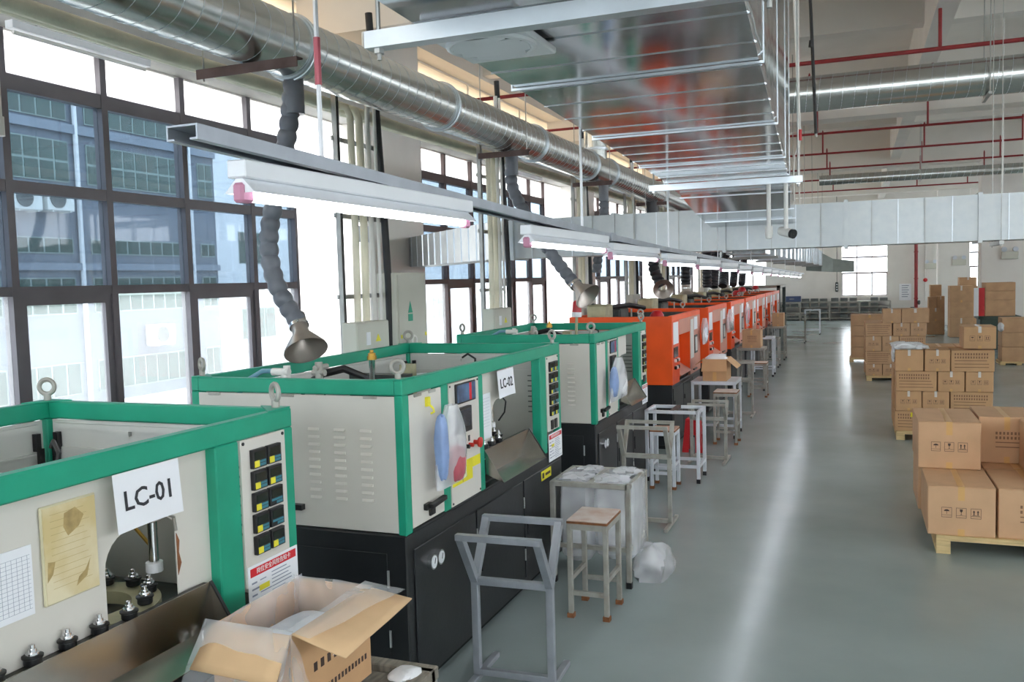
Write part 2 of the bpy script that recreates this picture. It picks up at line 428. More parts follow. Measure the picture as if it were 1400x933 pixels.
# ------------------------------------------------------------------ outside
tag(MB().box(-60, XW - .3, -30, 80, -.9, -.6).build('yard', 'ground_pale'), 'pale concrete yard between the two factory buildings', 'ground', kind='structure')
FX = -18.0
fb = thing('factory_building', (FX, 18, -.6), 'blue-grey tiled factory building with green glazed windows outside the windows', 'building')
MB().box(FX - 8, FX, -6, 21.6, -.6, 7.2).build('wall', 'facade_tile', fb)
MB().box(FX - 8, FX + .02, 21.6, 44, -.6, 7.2).build('wall', 'facade_pale', fb)
MB().box(FX, FX + .12, -6, 21.6, 6.12, 6.34).build('ledge', 'facade_band', fb)
MB().box(FX, FX + .12, -6, 21.6, 2.78, 2.95).build('ledge', 'facade_band', fb)
MB().box(FX - 8, FX + .15, -6, 44, 7.2, 7.3).build('parapet', 'facade_band', fb)
def fwin(y0, y1, z0, z1, nc, nr):
    wdw = MB().box(FX + .0, FX + .03, y0, y1, z0, z1).build('window', 'facade_frame', fb)
    cw = (y1 - y0) / nc; rh = (z1 - z0) / nr
    for i in range(nc):
        for k in range(nr): MB().box(FX + .03, FX + .042, y0 + i * cw + .03, y0 + (i + 1) * cw - .03, z0 + k * rh + .03, z0 + (k + 1) * rh - .03).build('pane', 'facade_glass', wdw)
for y0, y1, nc in ((10.9, 12.6, 4), (12.95, 14.3, 3), (14.65, 16.35, 4), (16.9, 17.5, 1), (17.66, 20.15, 6), (20.9, 21.5, 2)):
    fwin(y0, y1, 6.42, 6.92, nc, 1); fwin(y0, y1, 4.92, 5.92, nc, 2); fwin(y0, y1, 3.18, 3.57, nc, 1); fwin(y0, y1, 1.7, 2.6, nc, 2); fwin(y0, y1, -.3, .5, nc, 1)
for y0 in (22.6, 25.2, 27.8, 30.4, 33.0, 36):
    for z0, z1 in ((5.2, 6.2), (3.0, 4.0), (.6, 1.6)): fwin(y0, y0 + 1.7, z0, z1, 3, 1)
for y in (16.55, 14.5, 20.5): MB().cyl((FX + .08, y, -.6), (FX + .08, y, 7.1), .06, 8).build('downpipe', 'facade_pale', fb)
def acu(y, z, lab):
    t = thing('air_conditioner', (FX + .2, y, z), lab, 'air conditioner', 'air conditioners on the outside building')
    MB().box(FX + .05, FX + .4, y - .38, y + .38, z, z + .55).build('casing', 'ac_white', t, bevel=.02)
    MB().cyl((FX + .4, y - .1, z + .28), (FX + .42, y - .1, z + .28), .22, 18).build('fan_grille', 'grey_box', t)
    for dy in (-.25, .25): MB().box(FX + .01, FX + .4, y + dy - .02, y + dy + .02, z - .03, z).build('bracket', 'ac_white', t)
acu(14.85, 4.15, 'white air conditioner on the blue facade, nearer the left edge of the picture'); acu(15.75, 4.18, 'white air conditioner on the blue facade, second from the left edge')
acu(18.9, .75, 'white air conditioner low on the facade behind the hazy lower pane')
# white batten lamps hung at the lintel
for y0, y1, lab in ((5.07, 6.5, 'unlit white batten lamp under the lintel at the upper left'), (16.0, 17.4, 'unlit white batten lamp under the lintel beyond the first white column')):
    t = thing('batten_lamp', (-6.1, (y0 + y1) / 2, 4.2), lab, 'lamp', 'unlit batten lamps')
    MB().box(-6.14, -6.06, y0, y1, 4.27, 4.33).build('housing', 'lamp_white', t)
    MB().cyl((-6.1, y0 + .03, 4.245), (-6.1, y1 - .03, 4.245), .016, 10).build('tube', 'pvc_white', t, smooth=True)
    for y in (y0 + .25, y1 - .25): MB().cyl((-6.1, y, 4.33), (-6.1, y, 4.4), .008, 6).build('hanger', 'strut_steel', t)
# ------------------------------------------------------------------ machines
MF, MK, ZT, ZB = -2.16, -3.51, 1.71, .9      # front, back, top, top of the black base
def eyebolt(root, x, y, z, ang=0.):
    e = MB(); e.cyl((x, y, z), (x, y, z + .03), .016, 10); e.torus((x, y, z + .062), (math.sin(ang), math.cos(ang), 0), .033, .011, 18, 8)
    return e.build('eye_bolt', 'old_steel', root, smooth=True)
def louvers(parent, x0, w, ztop, n, y, dz=.041):
    for i in range(n):
        z = ztop - i * dz
        MB().add([(x0, y, z), (x0 + w, y, z), (x0 + w, y, z - .014), (x0, y, z - .014), (x0 + .004, y - .011, z - .013), (x0 + w - .004, y - .011, z - .013)],
                 [(0, 1, 5, 4), (4, 5, 2, 3), (0, 4, 3), (1, 2, 5)]).build('louver', 'panel_cream', parent)
def controller(parent, y, z, wy, hz, x, sticker):
    c = MB().box(x, x + .018, y, y + wy, z - hz, z).build('temperature_controller', 'black_plastic', parent, bevel=.002)
    MB().box(x + .018, x + .0195, y + wy * .12, y + wy * .88, z - hz * .55, z - hz * .12).build('display', 'lcd', c)
    MB().box(x + .018, x + .0192, y + wy * .1, y + wy * .9, z - hz * .74, z - hz * .62).build('print', 'teal_print', c)
    MB().box(x + .018, x + .0192, y + wy * .45, y + wy * .9, z - hz * .92, z - hz * .78).build('print', 'teal_print', c)
    if sticker: MB().box(x + .018, x + .020, y + wy * .08, y + wy * .42, z - hz * .93, z - hz * .6).build('sticker', 'label_yellow', c)
def notice(parent, y0, y1, z0, z1, x):
    """white safety card with a red heading"""
    p = MB().box(x, x + .003, y0, y1, z0, z1).build('safety_card', 'paper', parent)
    w_, h_ = y1 - y0, z1 - z0
    MB().box(x + .003, x + .0036, y0 + w_ * .04, y1 - w_ * .04, z1 - h_ * .2, z1 - h_ * .05).build('heading', 'ink_red', p)
    text('heading_text', '岗位安全风险告知卡', h_ * .11, 'ink_white', (x + .0042, (y0 + y1) / 2, z1 - h_ * .125), (0, 1, 0), (0, 0, 1), p)
    rnd = random.Random(3)
    for i in range(11):
        z = z1 - h_ * (.26 + i * .066)
        MB().box(x + .003, x + .0034, y0 + w_ * .45, y0 + w_ * (.7 + .25 * rnd.random()), z - h_ * .016, z).build('text_line', 'ink_soft', p)
    for i in range(6):
        z = z1 - h_ * (.3 + i * .11)
        MB().box(x + .003, x + .0034, y0 + w_ * .06, y0 + w_ * (.16 + .05 * (i % 2)), z - h_ * .03, z).build('text_line', 'ink_soft', p)
        MB().box(x + .003, x + .0034, y0 + w_ * .22, y0 + w_ * (.34 + .05 * (i % 3)), z - h_ * .018, z).build('text_line', 'ink_soft', p)
    MB().box(x + .003, x + .0036, y0 + w_ * .2, y0 + w_ * .4, z1 - h_ * .5, z1 - h_ * .4).build('marker', 'label_yellow', p)
def puck(parent, x, y, z):
    k = MB().lathe((x, y, z), (0, 0, 1), [(0, .001), (0, .023), (.004, .025), (.02, .025), (.022, .029), (.027, .029), (.03, .022), (.032, .001)], 18).build('mould_carrier', 'black_plastic', parent, smooth=True)
    MB().lathe((x, y, z + .03), (0, 0, 1), [(0, .019), (.006, .019), (.006, .012), (.016, .012), (.016, .008), (.028, .008), (.03, .001)], 14).build('bolt', 'chrome', k, smooth=True)

def green_machine(y0, L, mark, label, near_louvers, full=True, arch_right=True):
    y1 = y0 + L; k = L / 2.57
    root = thing('casting_machine', ((MF + MK) / 2, (y0 + y1) / 2, 0), label, 'machine', 'green framed casting machines')
    G = 'green_paint'
    # ---- base cabinet
    MB().box(MK, MF - .006, y0, y1, .06, ZB).build('base', 'black_base', root, bevel=.008)
    MB().box(MK + .05, MF - .06, y0 + .05, y1 - .05, 0, .06).build('plinth', 'seam_dark', root)
    nd = 3; dw = (L - .12) / nd
    for i in range(nd):
        d = MB().box(MF - .006, MF + .004, y0 + .06 + i * dw + .01, y0 + .06 + (i + 1) * dw - .01, .12, .81).build('base_door', 'black_base', root, bevel=.003)
        for z in (.25, .62): MB().cyl((MF + .006, y0 + .06 + (i + 1) * dw - .004, z), (MF + .006, y0 + .06 + (i + 1) * dw - .004, z + .08), .006, 8).build('hinge', 'steel', d)
        if i: MB().box(MF + .004, MF + .012, y0 + .06 + i * dw + .05, y0 + .06 + i * dw + .075, .42, .55).build('latch', 'black_plastic', d)
    MB().box(MK + .15, MF - .12, y0 - .006, y0, .12, .8).build('base_door', 'black_base', root, bevel=.003)
    for z in (.3, .62): MB().cyl((MF - .115, y0 - .008, z), (MF - .115, y0 - .008, z + .09), .007, 8).build('hinge', 'steel', root)
    for dy in (.24, .33):
        g = MB().cyl((MF, y0 + dy * k, .695), (MF + .03, y0 + dy * k, .695), .042, 20).build('pressure_gauge', 'chrome', root, smooth=True)
        MB().cyl((MF + .03, y0 + dy * k, .695), (MF + .032, y0 + dy * k, .695), .034, 20).build('dial', 'paper', g)
        MB().bar((MF + .033, y0 + dy * k, .685), (MF + .033, y0 + dy * k + .012, .715), .004, .002).build('needle', 'ink', g)
    if full:
        lb = MB().box(MF + .004, MF + .006, y0 + 2.06 * k, y0 + 2.28 * k, .725, .795).build('warning_label', 'paper_yellow', root)
        MB().box(MF + .006, MF + .0065, y0 + 2.08 * k, y0 + 2.12 * k, .74, .78).build('print', 'ink', lb)
        MB().box(MF + .006, MF + .0065, y0 + 2.15 * k, y0 + 2.26 * k, .75, .77).build('print', 'carton_ink', lb)
    # ---- green frame
    rw = .05
    MB().box(MF - rw, MF, y0, y1, 1.63, ZT).build('top_rail', G, root, bevel=.006)
    MB().box(MK, MK + rw, y0, y1, 1.63, ZT).build('top_rail', G, root, bevel=.006)
    MB().box(MK + rw, MF - rw, y0, y0 + rw, 1.63, ZT).build('top_rail', G, root, bevel=.006)
    MB().box(MK + rw, MF - rw, y1 - rw, y1, 1.63, ZT).build('top_rail', G, root, bevel=.006)
    for (x, y) in ((MF - rw, y0), (MK, y0), (MF - rw, y1 - .06), (MK, y1 - .06)): MB().box(x, x + rw, y, y + (.07 if y == y0 else .06), ZB, 1.63).build('corner_post', G, root, bevel=.005)
    posts = [(.46, .54), (.97, 1.04), (2.1, 2.23)]
    for a, b in posts: MB().box(MF - .07, MF, y0 + a * k, y0 + b * k, ZB, 1.63).build('front_post', G, root, bevel=.005)
    MB().box(MF - rw, MF, y0 + .07, y1 - .06, ZB, ZB + .012).build('bottom_rail', 'black_base', root)
    for (sx, sy, x, y) in ((1, 1, MK, y0), (-1, 1, MF, y0), (1, -1, MK, y1), (-1, -1, MF, y1)):
        MB().prism([(x + sx * .004, y + sy * .004, ZT), (x + sx * .15, y + sy * .004, ZT), (x + sx * .004, y + sy * .15, ZT)], (0, 0, .005)).build('gusset', G, root)
        eyebolt(root, x + sx * .045, y + sy * .045, ZT + .005, .5 * sx * sy)
    # ---- end panels
    ep = MB().box(MK + rw, MF - rw + .01, y0 + .004, y0 + .012, ZB + .01, 1.625).build('end_panel', 'panel_cream', root)
    for x in (-3.35, -2.86, -2.35): MB().box(x - .04, x + .04, y0 - .004, y0 + .004, 1.612, 1.628).build('hinge', 'old_steel', ep, bevel=.002)
    for x0 in near_louvers: louvers(ep, x0, .07, 1.45, 10, y0 + .004)
    MB().box(-2.86, -2.78, y0 - .03, y0 + .004, 1.0, 1.03).build('handle', 'black_plastic', ep)
    ip = MB().box(MK + rw, MF - rw, y1 - .03, y1 - .022, ZB + .01, 1.625).build('end_panel', 'panel_inner', root)
    MB().box(MK + rw + .02, MF - rw - .02, y1 - .045, y1 - .03, 1.585, 1.61).build('stiffener', 'panel_inner', ip)
    MB().box(MK + rw + .02, MF - rw - .02, y1 - .04, y1 - .03, 1.49, 1.5).build('stiffener', 'panel_inner', ip)
    for x0 in (-3.1, -2.62): MB().box(x0, x0 + .11, y1 - .05, y1 - .03, 1.565, 1.585).build('hinge', 'panel_inner', ip)
    for i in range(8): MB().box(-2.42, -2.32, y1 - .037, y1 - .03, 1.45 - i * .041, 1.458 - i * .041).build('louver_slot', 'grey_box', ip)
    for i in range(2):
        a = y0 + .06 + i * (L - .12) / 2; b = a + (L - .12) / 2 - .01
        bp = MB().box(MK + .022, MK + .03, a, b, ZB + .01, 1.625).build('back_panel', 'panel_inner', root)
        MB().box(MK + .03, MK + .045, a + .03, b - .03, 1.585, 1.61).build('stiffener', 'panel_inner', bp)
        MB().box(MK + .03, MK + .038, a + .03, b - .03, 1.47, 1.48).build('stiffener', 'panel_inner', bp)
        st_ = MB(); st_.box(MK + .035, MK + .06, b - .06, b - .035, 1.49, 1.57); st_.box(MK + .04, MK + .06, b - .045, b - .02, 1.42, 1.5); st_.cyl((MK + .05, b - .03, 1.1), (MK + .05, b - .03, 1.42), .012, 8)
        st_.build('gas_strut', 'black_plastic', bp)
    st_ = MB(); st_.box(MK + rw + .03, MK + rw + .055, y1 - .06, y1 - .035, 1.49, 1.57); st_.box(MK + rw + .02, MK + rw + .045, y1 - .06, y1 - .035, 1.42, 1.5); st_.cyl((MK + rw + .03, y1 - .05, 1.1), (MK + rw + .03, y1 - .05, 1.42), .012, 8)
    st_.build('gas_strut', 'black_plastic', ip)
    MB().box(MK + .04, MF - .06, y0 + .04, y1 - .04, ZB, ZB + .02).build('deck', 'dark_machine', root)
    # ---- front, left of the work opening: service door and control panel
    dr = MB().box(MF - .014, MF - .004, y0 + .075, y0 + .455 * k, ZB + .02, 1.622).build('service_door', 'panel_cream', root)
    for y in (.17, .34): MB().box(MF - .004, MF + .004, y0 + (y - .04) * k, y0 + (y + .04) * k, 1.607, 1.622).build('hinge', 'old_steel', dr, bevel=.002)
    hd = MB(); hd.box(MF - .004, MF + .02, y0 + .2 * k, y0 + .26 * k, .985, 1.02); hd.bar((MF + .03, y0 + .22 * k, 1.003), (MF + .04, y0 + .38 * k, 1.02), .03, .025); hd.box(MF - .004, MF + .01, y0 + .26 * k, y0 + .32 * k, .94, .985)
    hd.build('handle', 'black_plastic', dr, bevel=.003)
    cp = MB().box(MF - .008, MF + .002, y0 + .545 * k, y0 + .965 * k, ZB + .015, 1.625).build('control_panel', 'panel_cream', root)
    for y, z in ((.56, 1.61), (.95, 1.61), (.56, .93), (.95, .93)): MB().cyl((MF + .002, y0 + y * k, z), (MF + .005, y0 + y * k, z), .007, 8).build('screw', 'black_plastic', cp)
    sc = MB().box(MF + .002, MF + .014, y0 + .62 * k, y0 + .9 * k, 1.495, 1.615).build('operator_screen', 'black_plastic', cp, bevel=.004)
    MB().box(MF + .014, MF + .016, y0 + .635 * k, y0 + .8 * k, 1.505, 1.607).build('display', 'screen_blue', sc)
    MB().box(MF + .014, MF + .016, y0 + .8 * k, y0 + .835 * k, 1.505, 1.607).build('sticker', 'ink_red', sc)
    MB().box(MF + .014, MF + .016, y0 + .835 * k, y0 + .89 * k, 1.505, 1.607).build('display', 'screen_blue', sc)
    s2 = MB().box(MF + .002, MF + .03, y0 + .61 * k, y0 + .8 * k, 1.325, 1.475).build('keypad_unit', 'black_plastic', cp, bevel=.004)
    MB().box(MF + .03, MF + .031, y0 + .63 * k, y0 + .78 * k, 1.36, 1.46).build('display', 'screen_dark', s2)
    for i in range(4):
        y = y0 + (.64 + i * .055) * k
        MB().box(MF + .002, MF + .004, y - .012, y + .012, 1.255, 1.29).build('switch_plate', 'black_plastic', cp)
        MB().cyl((MF + .002, y, 1.232), (MF + .03, y, 1.232), .013, 12).build('push_button', 'button_red' if i in (0, 3) else 'black_plastic', cp, smooth=True)
    MB().lathe((MF + .002, y0 + .88 * k, 1.235), (1, 0, 0), [(0, .014), (.03, .014), (.032, .03), (.045, .032), (.05, .02), (.05, .001)], 16).build('emergency_stop', 'button_red', cp, smooth=True)
    if full:
        ys_ = MB().box(MF + .002, MF + .004, y0 + .56 * k, y0 + .84 * k, 1.025, 1.15).build('yellow_notice', 'paper_yellow', cp)
        MB().box(MF + .004, MF + .0044, y0 + .695 * k, y0 + .7 * k, 1.03, 1.145).build('print', 'carton_ink_soft', ys_)
        for i in range(6): MB().box(MF + .004, MF + .0044, y0 + .58 * k, y0 + (.68 if i % 2 else .67) * k, 1.13 - i * .017, 1.133 - i * .017).build('print', 'carton_ink_soft', ys_)
        MB().box(MF + .002, MF + .004, y0 + .845 * k, y0 + .96 * k, 1.09, 1.15).build('yellow_notice', 'paper_yellow', cp)
    # ---- work opening: recessed front sheet with arched cut-out, chute, chain of mould carriers
    a, b = y0 + 1.04 * k, y0 + 2.1 * k; xs = MF - .045; ac = y0 + (1.62 if arch_right else 1.27) * k
    arc = [(ac + .11 - .11 * math.sin(t), 1.32 + .11 * math.cos(t)) for t in [i * math.pi / 2 / 6 for i in range(7)]]
    if arch_right: out = [(a, 1.63), (b, 1.63), (b, 1.07), (ac + .31, 1.07), (ac + .31, 1.4), (ac + .27, 1.43)] + arc + [(ac, 1.07), (a, 1.07)]
    else: out = [(a, 1.63), (ac + .3, 1.63), (ac + .3, 1.43)] + arc + [(ac, 1.07), (a, 1.07)]
    MB().prism([(xs, y, z) for y, z in out], (-.004, 0, 0)).build('front_sheet', 'panel_cream', root)
    if arch_right:
        MB().tube([(xs + .004, ac + .2, 1.43), (xs + .008, ac + .27, 1.438), (xs + .006, ac + .3, 1.42), (xs + .004, ac + .31, 1.37)], .006, 6).build('edge_trim', 'old_steel', root)
        MB().prism([(xs + .001, ac + .312, 1.36), (xs + .001, ac + .325, 1.33), (xs + .001, ac + .32, 1.29), (xs + .001, ac + .33, 1.25), (xs + .001, ac + .312, 1.21)], (.002, 0, 0)).build('rust_patch', 'rust', root)
    pg_y = y0 + (1.4 if arch_right else 1.18) * k
    # chute: sloped back, floor and triangular end
    ce = y0 + (2.04 if arch_right else 1.84) * k
    tr = MB(); tr.add([(MF + .0, a, 1.155), (MF, ce, 1.155), (MF + .012, ce, 1.0), (MF + .012, a, 1.0), (MF + .125, ce, .955), (MF + .125, a, .955)], [(0, 1, 2, 3), (3, 2, 4, 5)])
    tr.add([(MF, ce, 1.155), (MF + .012, ce, 1.0), (MF + .125, ce, .955)], [(0, 1, 2)]); tr.add([(MF, a, 1.155), (MF + .012, a, 1.0), (MF + .125, a, .955)], [(0, 1, 2)])
    c_ = tr.build('chute', 'stainless', root, recalc=False, solid=.004)
    MB().bar((MF, ce + .002, 1.157), (MF + .127, ce + .002, .957), .012, .006).build('chute_rim', 'black_plastic', c_)
    MB().box(MF - .03, MF - .008, a, ce, 1.135, 1.15).build('chain_guide', 'ferrous', root)
    MB().box(MF - .04, MF + .0, a, ac + .12, 1.1, 1.148).build('chain', 'black_plastic', root)
    yy = a + .05
    while yy < ac + .12:
        puck(root, MF - .035 + .012, yy, 1.15); yy += .119
    cx, cy, rr = MF - .265, ac + .12, .2
    for t in (20, 55, 88, 118, 150): puck(root, cx + rr * math.cos(math.radians(t)), cy + rr * math.sin(math.radians(t)), 1.15)
    MB().lathe((cx, cy, 1.1), (0, 0, 1), [(0, .14), (.045, .14), (.045, .235), (0, .235), (0, .14)], 40).build('turntable', 'olive_machine', root, smooth=True)
    MB().lathe((cx, cy, ZB), (0, 0, 1), [(0, .13), (.2, .13), (.2, .001)], 24).build('turntable_hub', 'black_plastic', root, smooth=True)
    pn = MB(); pn.cyl((cx + .06, cy + .25, 1.2), (cx + .06, cy + .25, 1.5), .018, 12); pn.build('plunger', 'chrome', root, smooth=True)
    MB().cyl((cx + .06, cy + .25, 1.19), (cx + .06, cy + .25, 1.225), .03, 14).build('plunger_nut', 'plastic_white', root, smooth=True)
    MB().box(cx - .06, cx + .12, cy + .27, cy + .34, 1.4, 1.425).build('plunger_bracket', 'steel', root)
    MB().tube([(cx + .1, cy + .32, 1.42), (cx + .13, cy + .36, 1.36), (cx + .11, cy + .38, 1.28), (cx + .07, cy + .36, 1.22)], .006, 6).build('air_line', 'cable_black', root)
    MB().tube([(cx - .1, cy + .2, 1.42), (cx - .04, cy + .25, 1.36), (cx + .02, cy + .28, 1.27)], .007, 6).build('copper_line', 'brass', root)
    MB().box(cx - .1, cx - .02, cy + .2, cy + .28, 1.43, 1.47).build('solenoid', 'screen_blue', root)
    MB().cyl((cx - .2, cy + .05, 1.0), (cx - .2, cy + .05, 1.5), .07, 16).build('column', 'black_plastic', root, smooth=True)
    # ---- temperature controllers
    tp = MB().box(MF - .006, MF + .003, y0 + 2.235 * k, y0 + 2.51 * k, 1.06 if full else 1.1, 1.628).build('controller_panel', 'panel_cream', root)
    for y, z in ((2.25, 1.615), (2.495, 1.615)): MB().cyl((MF + .003, y0 + y * k, z), (MF + .006, y0 + y * k, z), .007, 8).build('screw', 'black_plastic', tp)
    for r in range(5):
        for c in range(2): controller(tp, y0 + (2.285 + c * .093) * k, 1.585 - r * .084, .084 * k, .073, MF + .003, (r, c) not in ((2, 1), (3, 1)))
    if mark != 'LC-01':
        for c in range(2): MB().box(MF + .003, MF + .012, y0 + (2.31 + c * .085) * k, y0 + (2.36 + c * .085) * k, 1.07, 1.14).build('rocker_switch', 'black_plastic', tp)
    notice(root, y0 + 2.24 * k, y0 + 2.555 * k, .83 if mark != 'LC-01' else .92, 1.04 if mark != 'LC-01' else 1.14, MF + .004)
    # ---- machinery seen over the top rail
    rnd = random.Random(int(y0 * 10))
    MB().box(MK + .2, MK + .75, y0 + 1.5 * k, y0 + 2.0 * k, ZB, 1.4).build('hydraulic_block', 'olive_machine', root, bevel=.01)
    MB().lathe((-2.95, y0 + 1.75 * k, 1.4), (0, 0, 1), [(0, .001), (0, .16), (.12, .16), (.14, .14), (.14, .001)], 24).build('cover', 'plastic_white', root, smooth=True)
    c1 = MB().cyl((-2.8, y0 + .8 * k, 1.3), (-2.8, y0 + .8 * k, 1.75), .02, 14).build('cylinder', 'chrome', root, smooth=True)
    MB().lathe((-2.8, y0 + .8 * k, 1.74), (0, 0, 1), [(0, .03), (.025, .03), (.025, .024), (.04, .024), (.045, .012), (.06, .012), (.06, .001)], 12).build('cap', 'brass', c1, smooth=True)
    v = MB(); v.cyl((-2.8, y0 + .22 * k, 1.3), (-2.8, y0 + .22 * k, 1.78), .022, 10); v.cyl((-2.84, y0 + .22 * k, 1.72), (-2.76, y0 + .22 * k, 1.72), .018, 8); v.cyl((-2.8, y0 + .18 * k, 1.75), (-2.8, y0 + .3 * k, 1.75), .016, 8)
    v.build('valve', 'old_steel', root, smooth=True)
    v2 = MB(); v2.cyl((-2.98, y0 + .15, 1.3), (-2.98, y0 + .15, 1.75), .02, 10); v2.cyl((-3.0, y0 + .2, 1.3), (-3.0, y0 + .2, 1.76), .02, 10); v2.cyl((-3.06, y0 + .15, 1.73), (-2.95, y0 + .15, 1.73), .022, 10)
    v2.build('valve', 'pvc_white', root, smooth=True)
    MB().tube([(-3.3, y0 + .1, 1.55), (-3.22, y0 + .12, 1.68), (-3.12, y0 + .14, 1.735), (-3.02, y0 + .15, 1.735)], .014, 8).build('air_line', 'blue_hose', root, smooth=True)
    MB().tube([(-2.95, y0 + .25, 1.6), (-2.85, y0 + .3, 1.7), (-2.72, y0 + .35, 1.73), (-2.6, y0 + .38, 1.68), (-2.55, y0 + .4, 1.5)], .022, 8).build('hydraulic_hose', 'cable_black', root, smooth=True)
    MB().box(-2.72, -2.64, y0 + 1.0 * k, y0 + 1.08 * k, 1.2, 1.69).build('tie_bar', 'olive_machine', root)
    MB().box(-3.0, -2.6, y0 + .85 * k, y0 + .95 * k, 1.5, 1.64).build('clamp', 'dark_machine', root)
    MB().tube([(-2.5, y0 + 1.7 * k, 1.55), (-2.52, y0 + 1.75 * k, 1.66), (-2.6, y0 + 1.8 * k, 1.69), (-2.66, y0 + 1.84 * k, 1.66)], .008, 6).build('air_line', 'cable_black', root)
    return root
M1 = green_machine(.43, 2.57, 'LC-01', 'green framed casting machine nearest the viewer with the LC-01 sheet', [-2.74, -2.58, -2.42])
M2 = green_machine(3.94, 2.57, 'LC-02', 'green framed casting machine with the LC-02 sheet and louvered cream end panel', [-2.74, -2.58, -2.42], arch_right=False)
M3 = green_machine(7.5, 2.06, 'LC-03', 'shorter green framed casting machine between LC-02 and the orange machines', [-2.74, -2.58, -2.42], full=False, arch_right=False)

# sheets of paper hung on the machines
def sheet(name, x, y0, y1, z0, z1, label, cat, m='paper'):
    o = MB().box(x, x + .0025, y0, y1, z0, z1).build(name, m); tag(o, label, cat); return o
def hang_sheet(y0, y1, z0, z1, txt, label):
    t = thing('paper_sign', (MF + .006, (y0 + y1) / 2, z0), label, 'sign')
    n = 8; vs = []
    for i in range(n + 1):
        f = i / n; vs += [(MF + .006, y0 + f * (y1 - y0), z1), (MF + .02, y0 + f * (y1 - y0), z0 + .006 * math.sin(f * 2.5))]
    MB().add(vs, [(2 * i, 2 * i + 2, 2 * i + 3, 2 * i + 1) for i in range(n)]).build('sheet', 'paper', t, solid=.001, recalc=False)
    text('lettering', txt, .088, 'ink', (MF + .0155, (y0 + y1) / 2, (z0 + z1) / 2), (0, 1, 0), (-.074, 0, 1), t, bold=.0012)
    return t
hang_sheet(2.05, 2.335, 1.445, 1.632, 'LC-01', 'white paper sheet reading LC-01 hung on the nearest machine')
hang_sheet(5.2, 5.485, 1.445, 1.625, 'LC-02', 'white paper sheet reading LC-02 hung on the second green machine')
t = thing('framed_notice', (MF - .04, 1.92, 1.295), 'aged yellow notice in a plastic frame beside the LC-01 sheet', 'notice')
MB().box(MF - .043, MF - .034, 1.82, 2.02, 1.29, 1.585).build('frame', 'paper_frame', t, bevel=.003)
MB().box(MF - .034, MF - .032, 1.826, 2.014, 1.296, 1.579).build('sheet', 'paper_aged', t)
for i in range(12): MB().box(MF - .032, MF - .0316, 1.85, 1.97 + .03 * ((i * 7) % 3) / 3, 1.555 - i * .02, 1.5562 - i * .02).build('text_line', 'ink_aged', t)
for q in ([(1.9, 1.55), (1.94, 1.56), (1.97, 1.53), (1.95, 1.5), (1.91, 1.48), (1.895, 1.51)], [(1.93, 1.32), (1.97, 1.34), (1.985, 1.39), (1.965, 1.36), (1.94, 1.345)], [(1.835, 1.42), (1.86, 1.415), (1.85, 1.38), (1.83, 1.36)]):
    MB().prism([(MF - .0318, y, z) for y, z in q], (.0003, 0, 0)).build('stain', 'stain_brown', t)
t = thing('record_sheet', (MF - .04, 1.715, 1.29), 'white gridded record sheet taped at the left end of the LC-01 front', 'paper')
MB().box(MF - .043, MF - .04, 1.64, 1.79, 1.285, 1.488).build('sheet', 'paper', t)
for i in range(14): MB().box(MF - .04, MF - .0397, 1.645, 1.783, 1.46 - i * .012, 1.4608 - i * .012).build('grid_line', 'ink_soft', t)
for i in range(8): MB().box(MF - .04, MF - .0397, 1.655 + i * .017, 1.6558 + i * .017, 1.305, 1.46).build('grid_line', 'ink_soft', t)
t = thing('record_sheet', (MF - .04, 5.1, 1.2), 'pale record sheet on the front sheet left of the LC-02 sign', 'paper')
MB().box(MF - .043, MF - .04, 5.02, 5.19, 1.2, 1.49).build('sheet', 'paper', t)
for i in range(10): MB().box(MF - .04, MF - .0397, 5.04, 5.17, 1.46 - i * .02, 1.461 - i * .02).build('grid_line', 'ink_soft', t)
# loose chrome parts lying in the LC-01 chute
for i, (y, x) in enumerate(((2.36, .06), (2.39, .09), (2.41, .05), (2.43, .085), (2.38, .035))):
    o = MB().lathe((MF + x, y, .975 + .04 * (.12 - x)), (.2 * (i % 3 - 1), .1, 1), [(0, .001), (0, .017), (.012, .017), (.012, .01), (.035, .01), (.037, .001)], 12).build('cast_part', 'chrome', smooth=True)
    tag(o, 'small shiny cast part lying at the end of the LC-01 chute', 'casting', 'cast parts in the LC-01 chute')

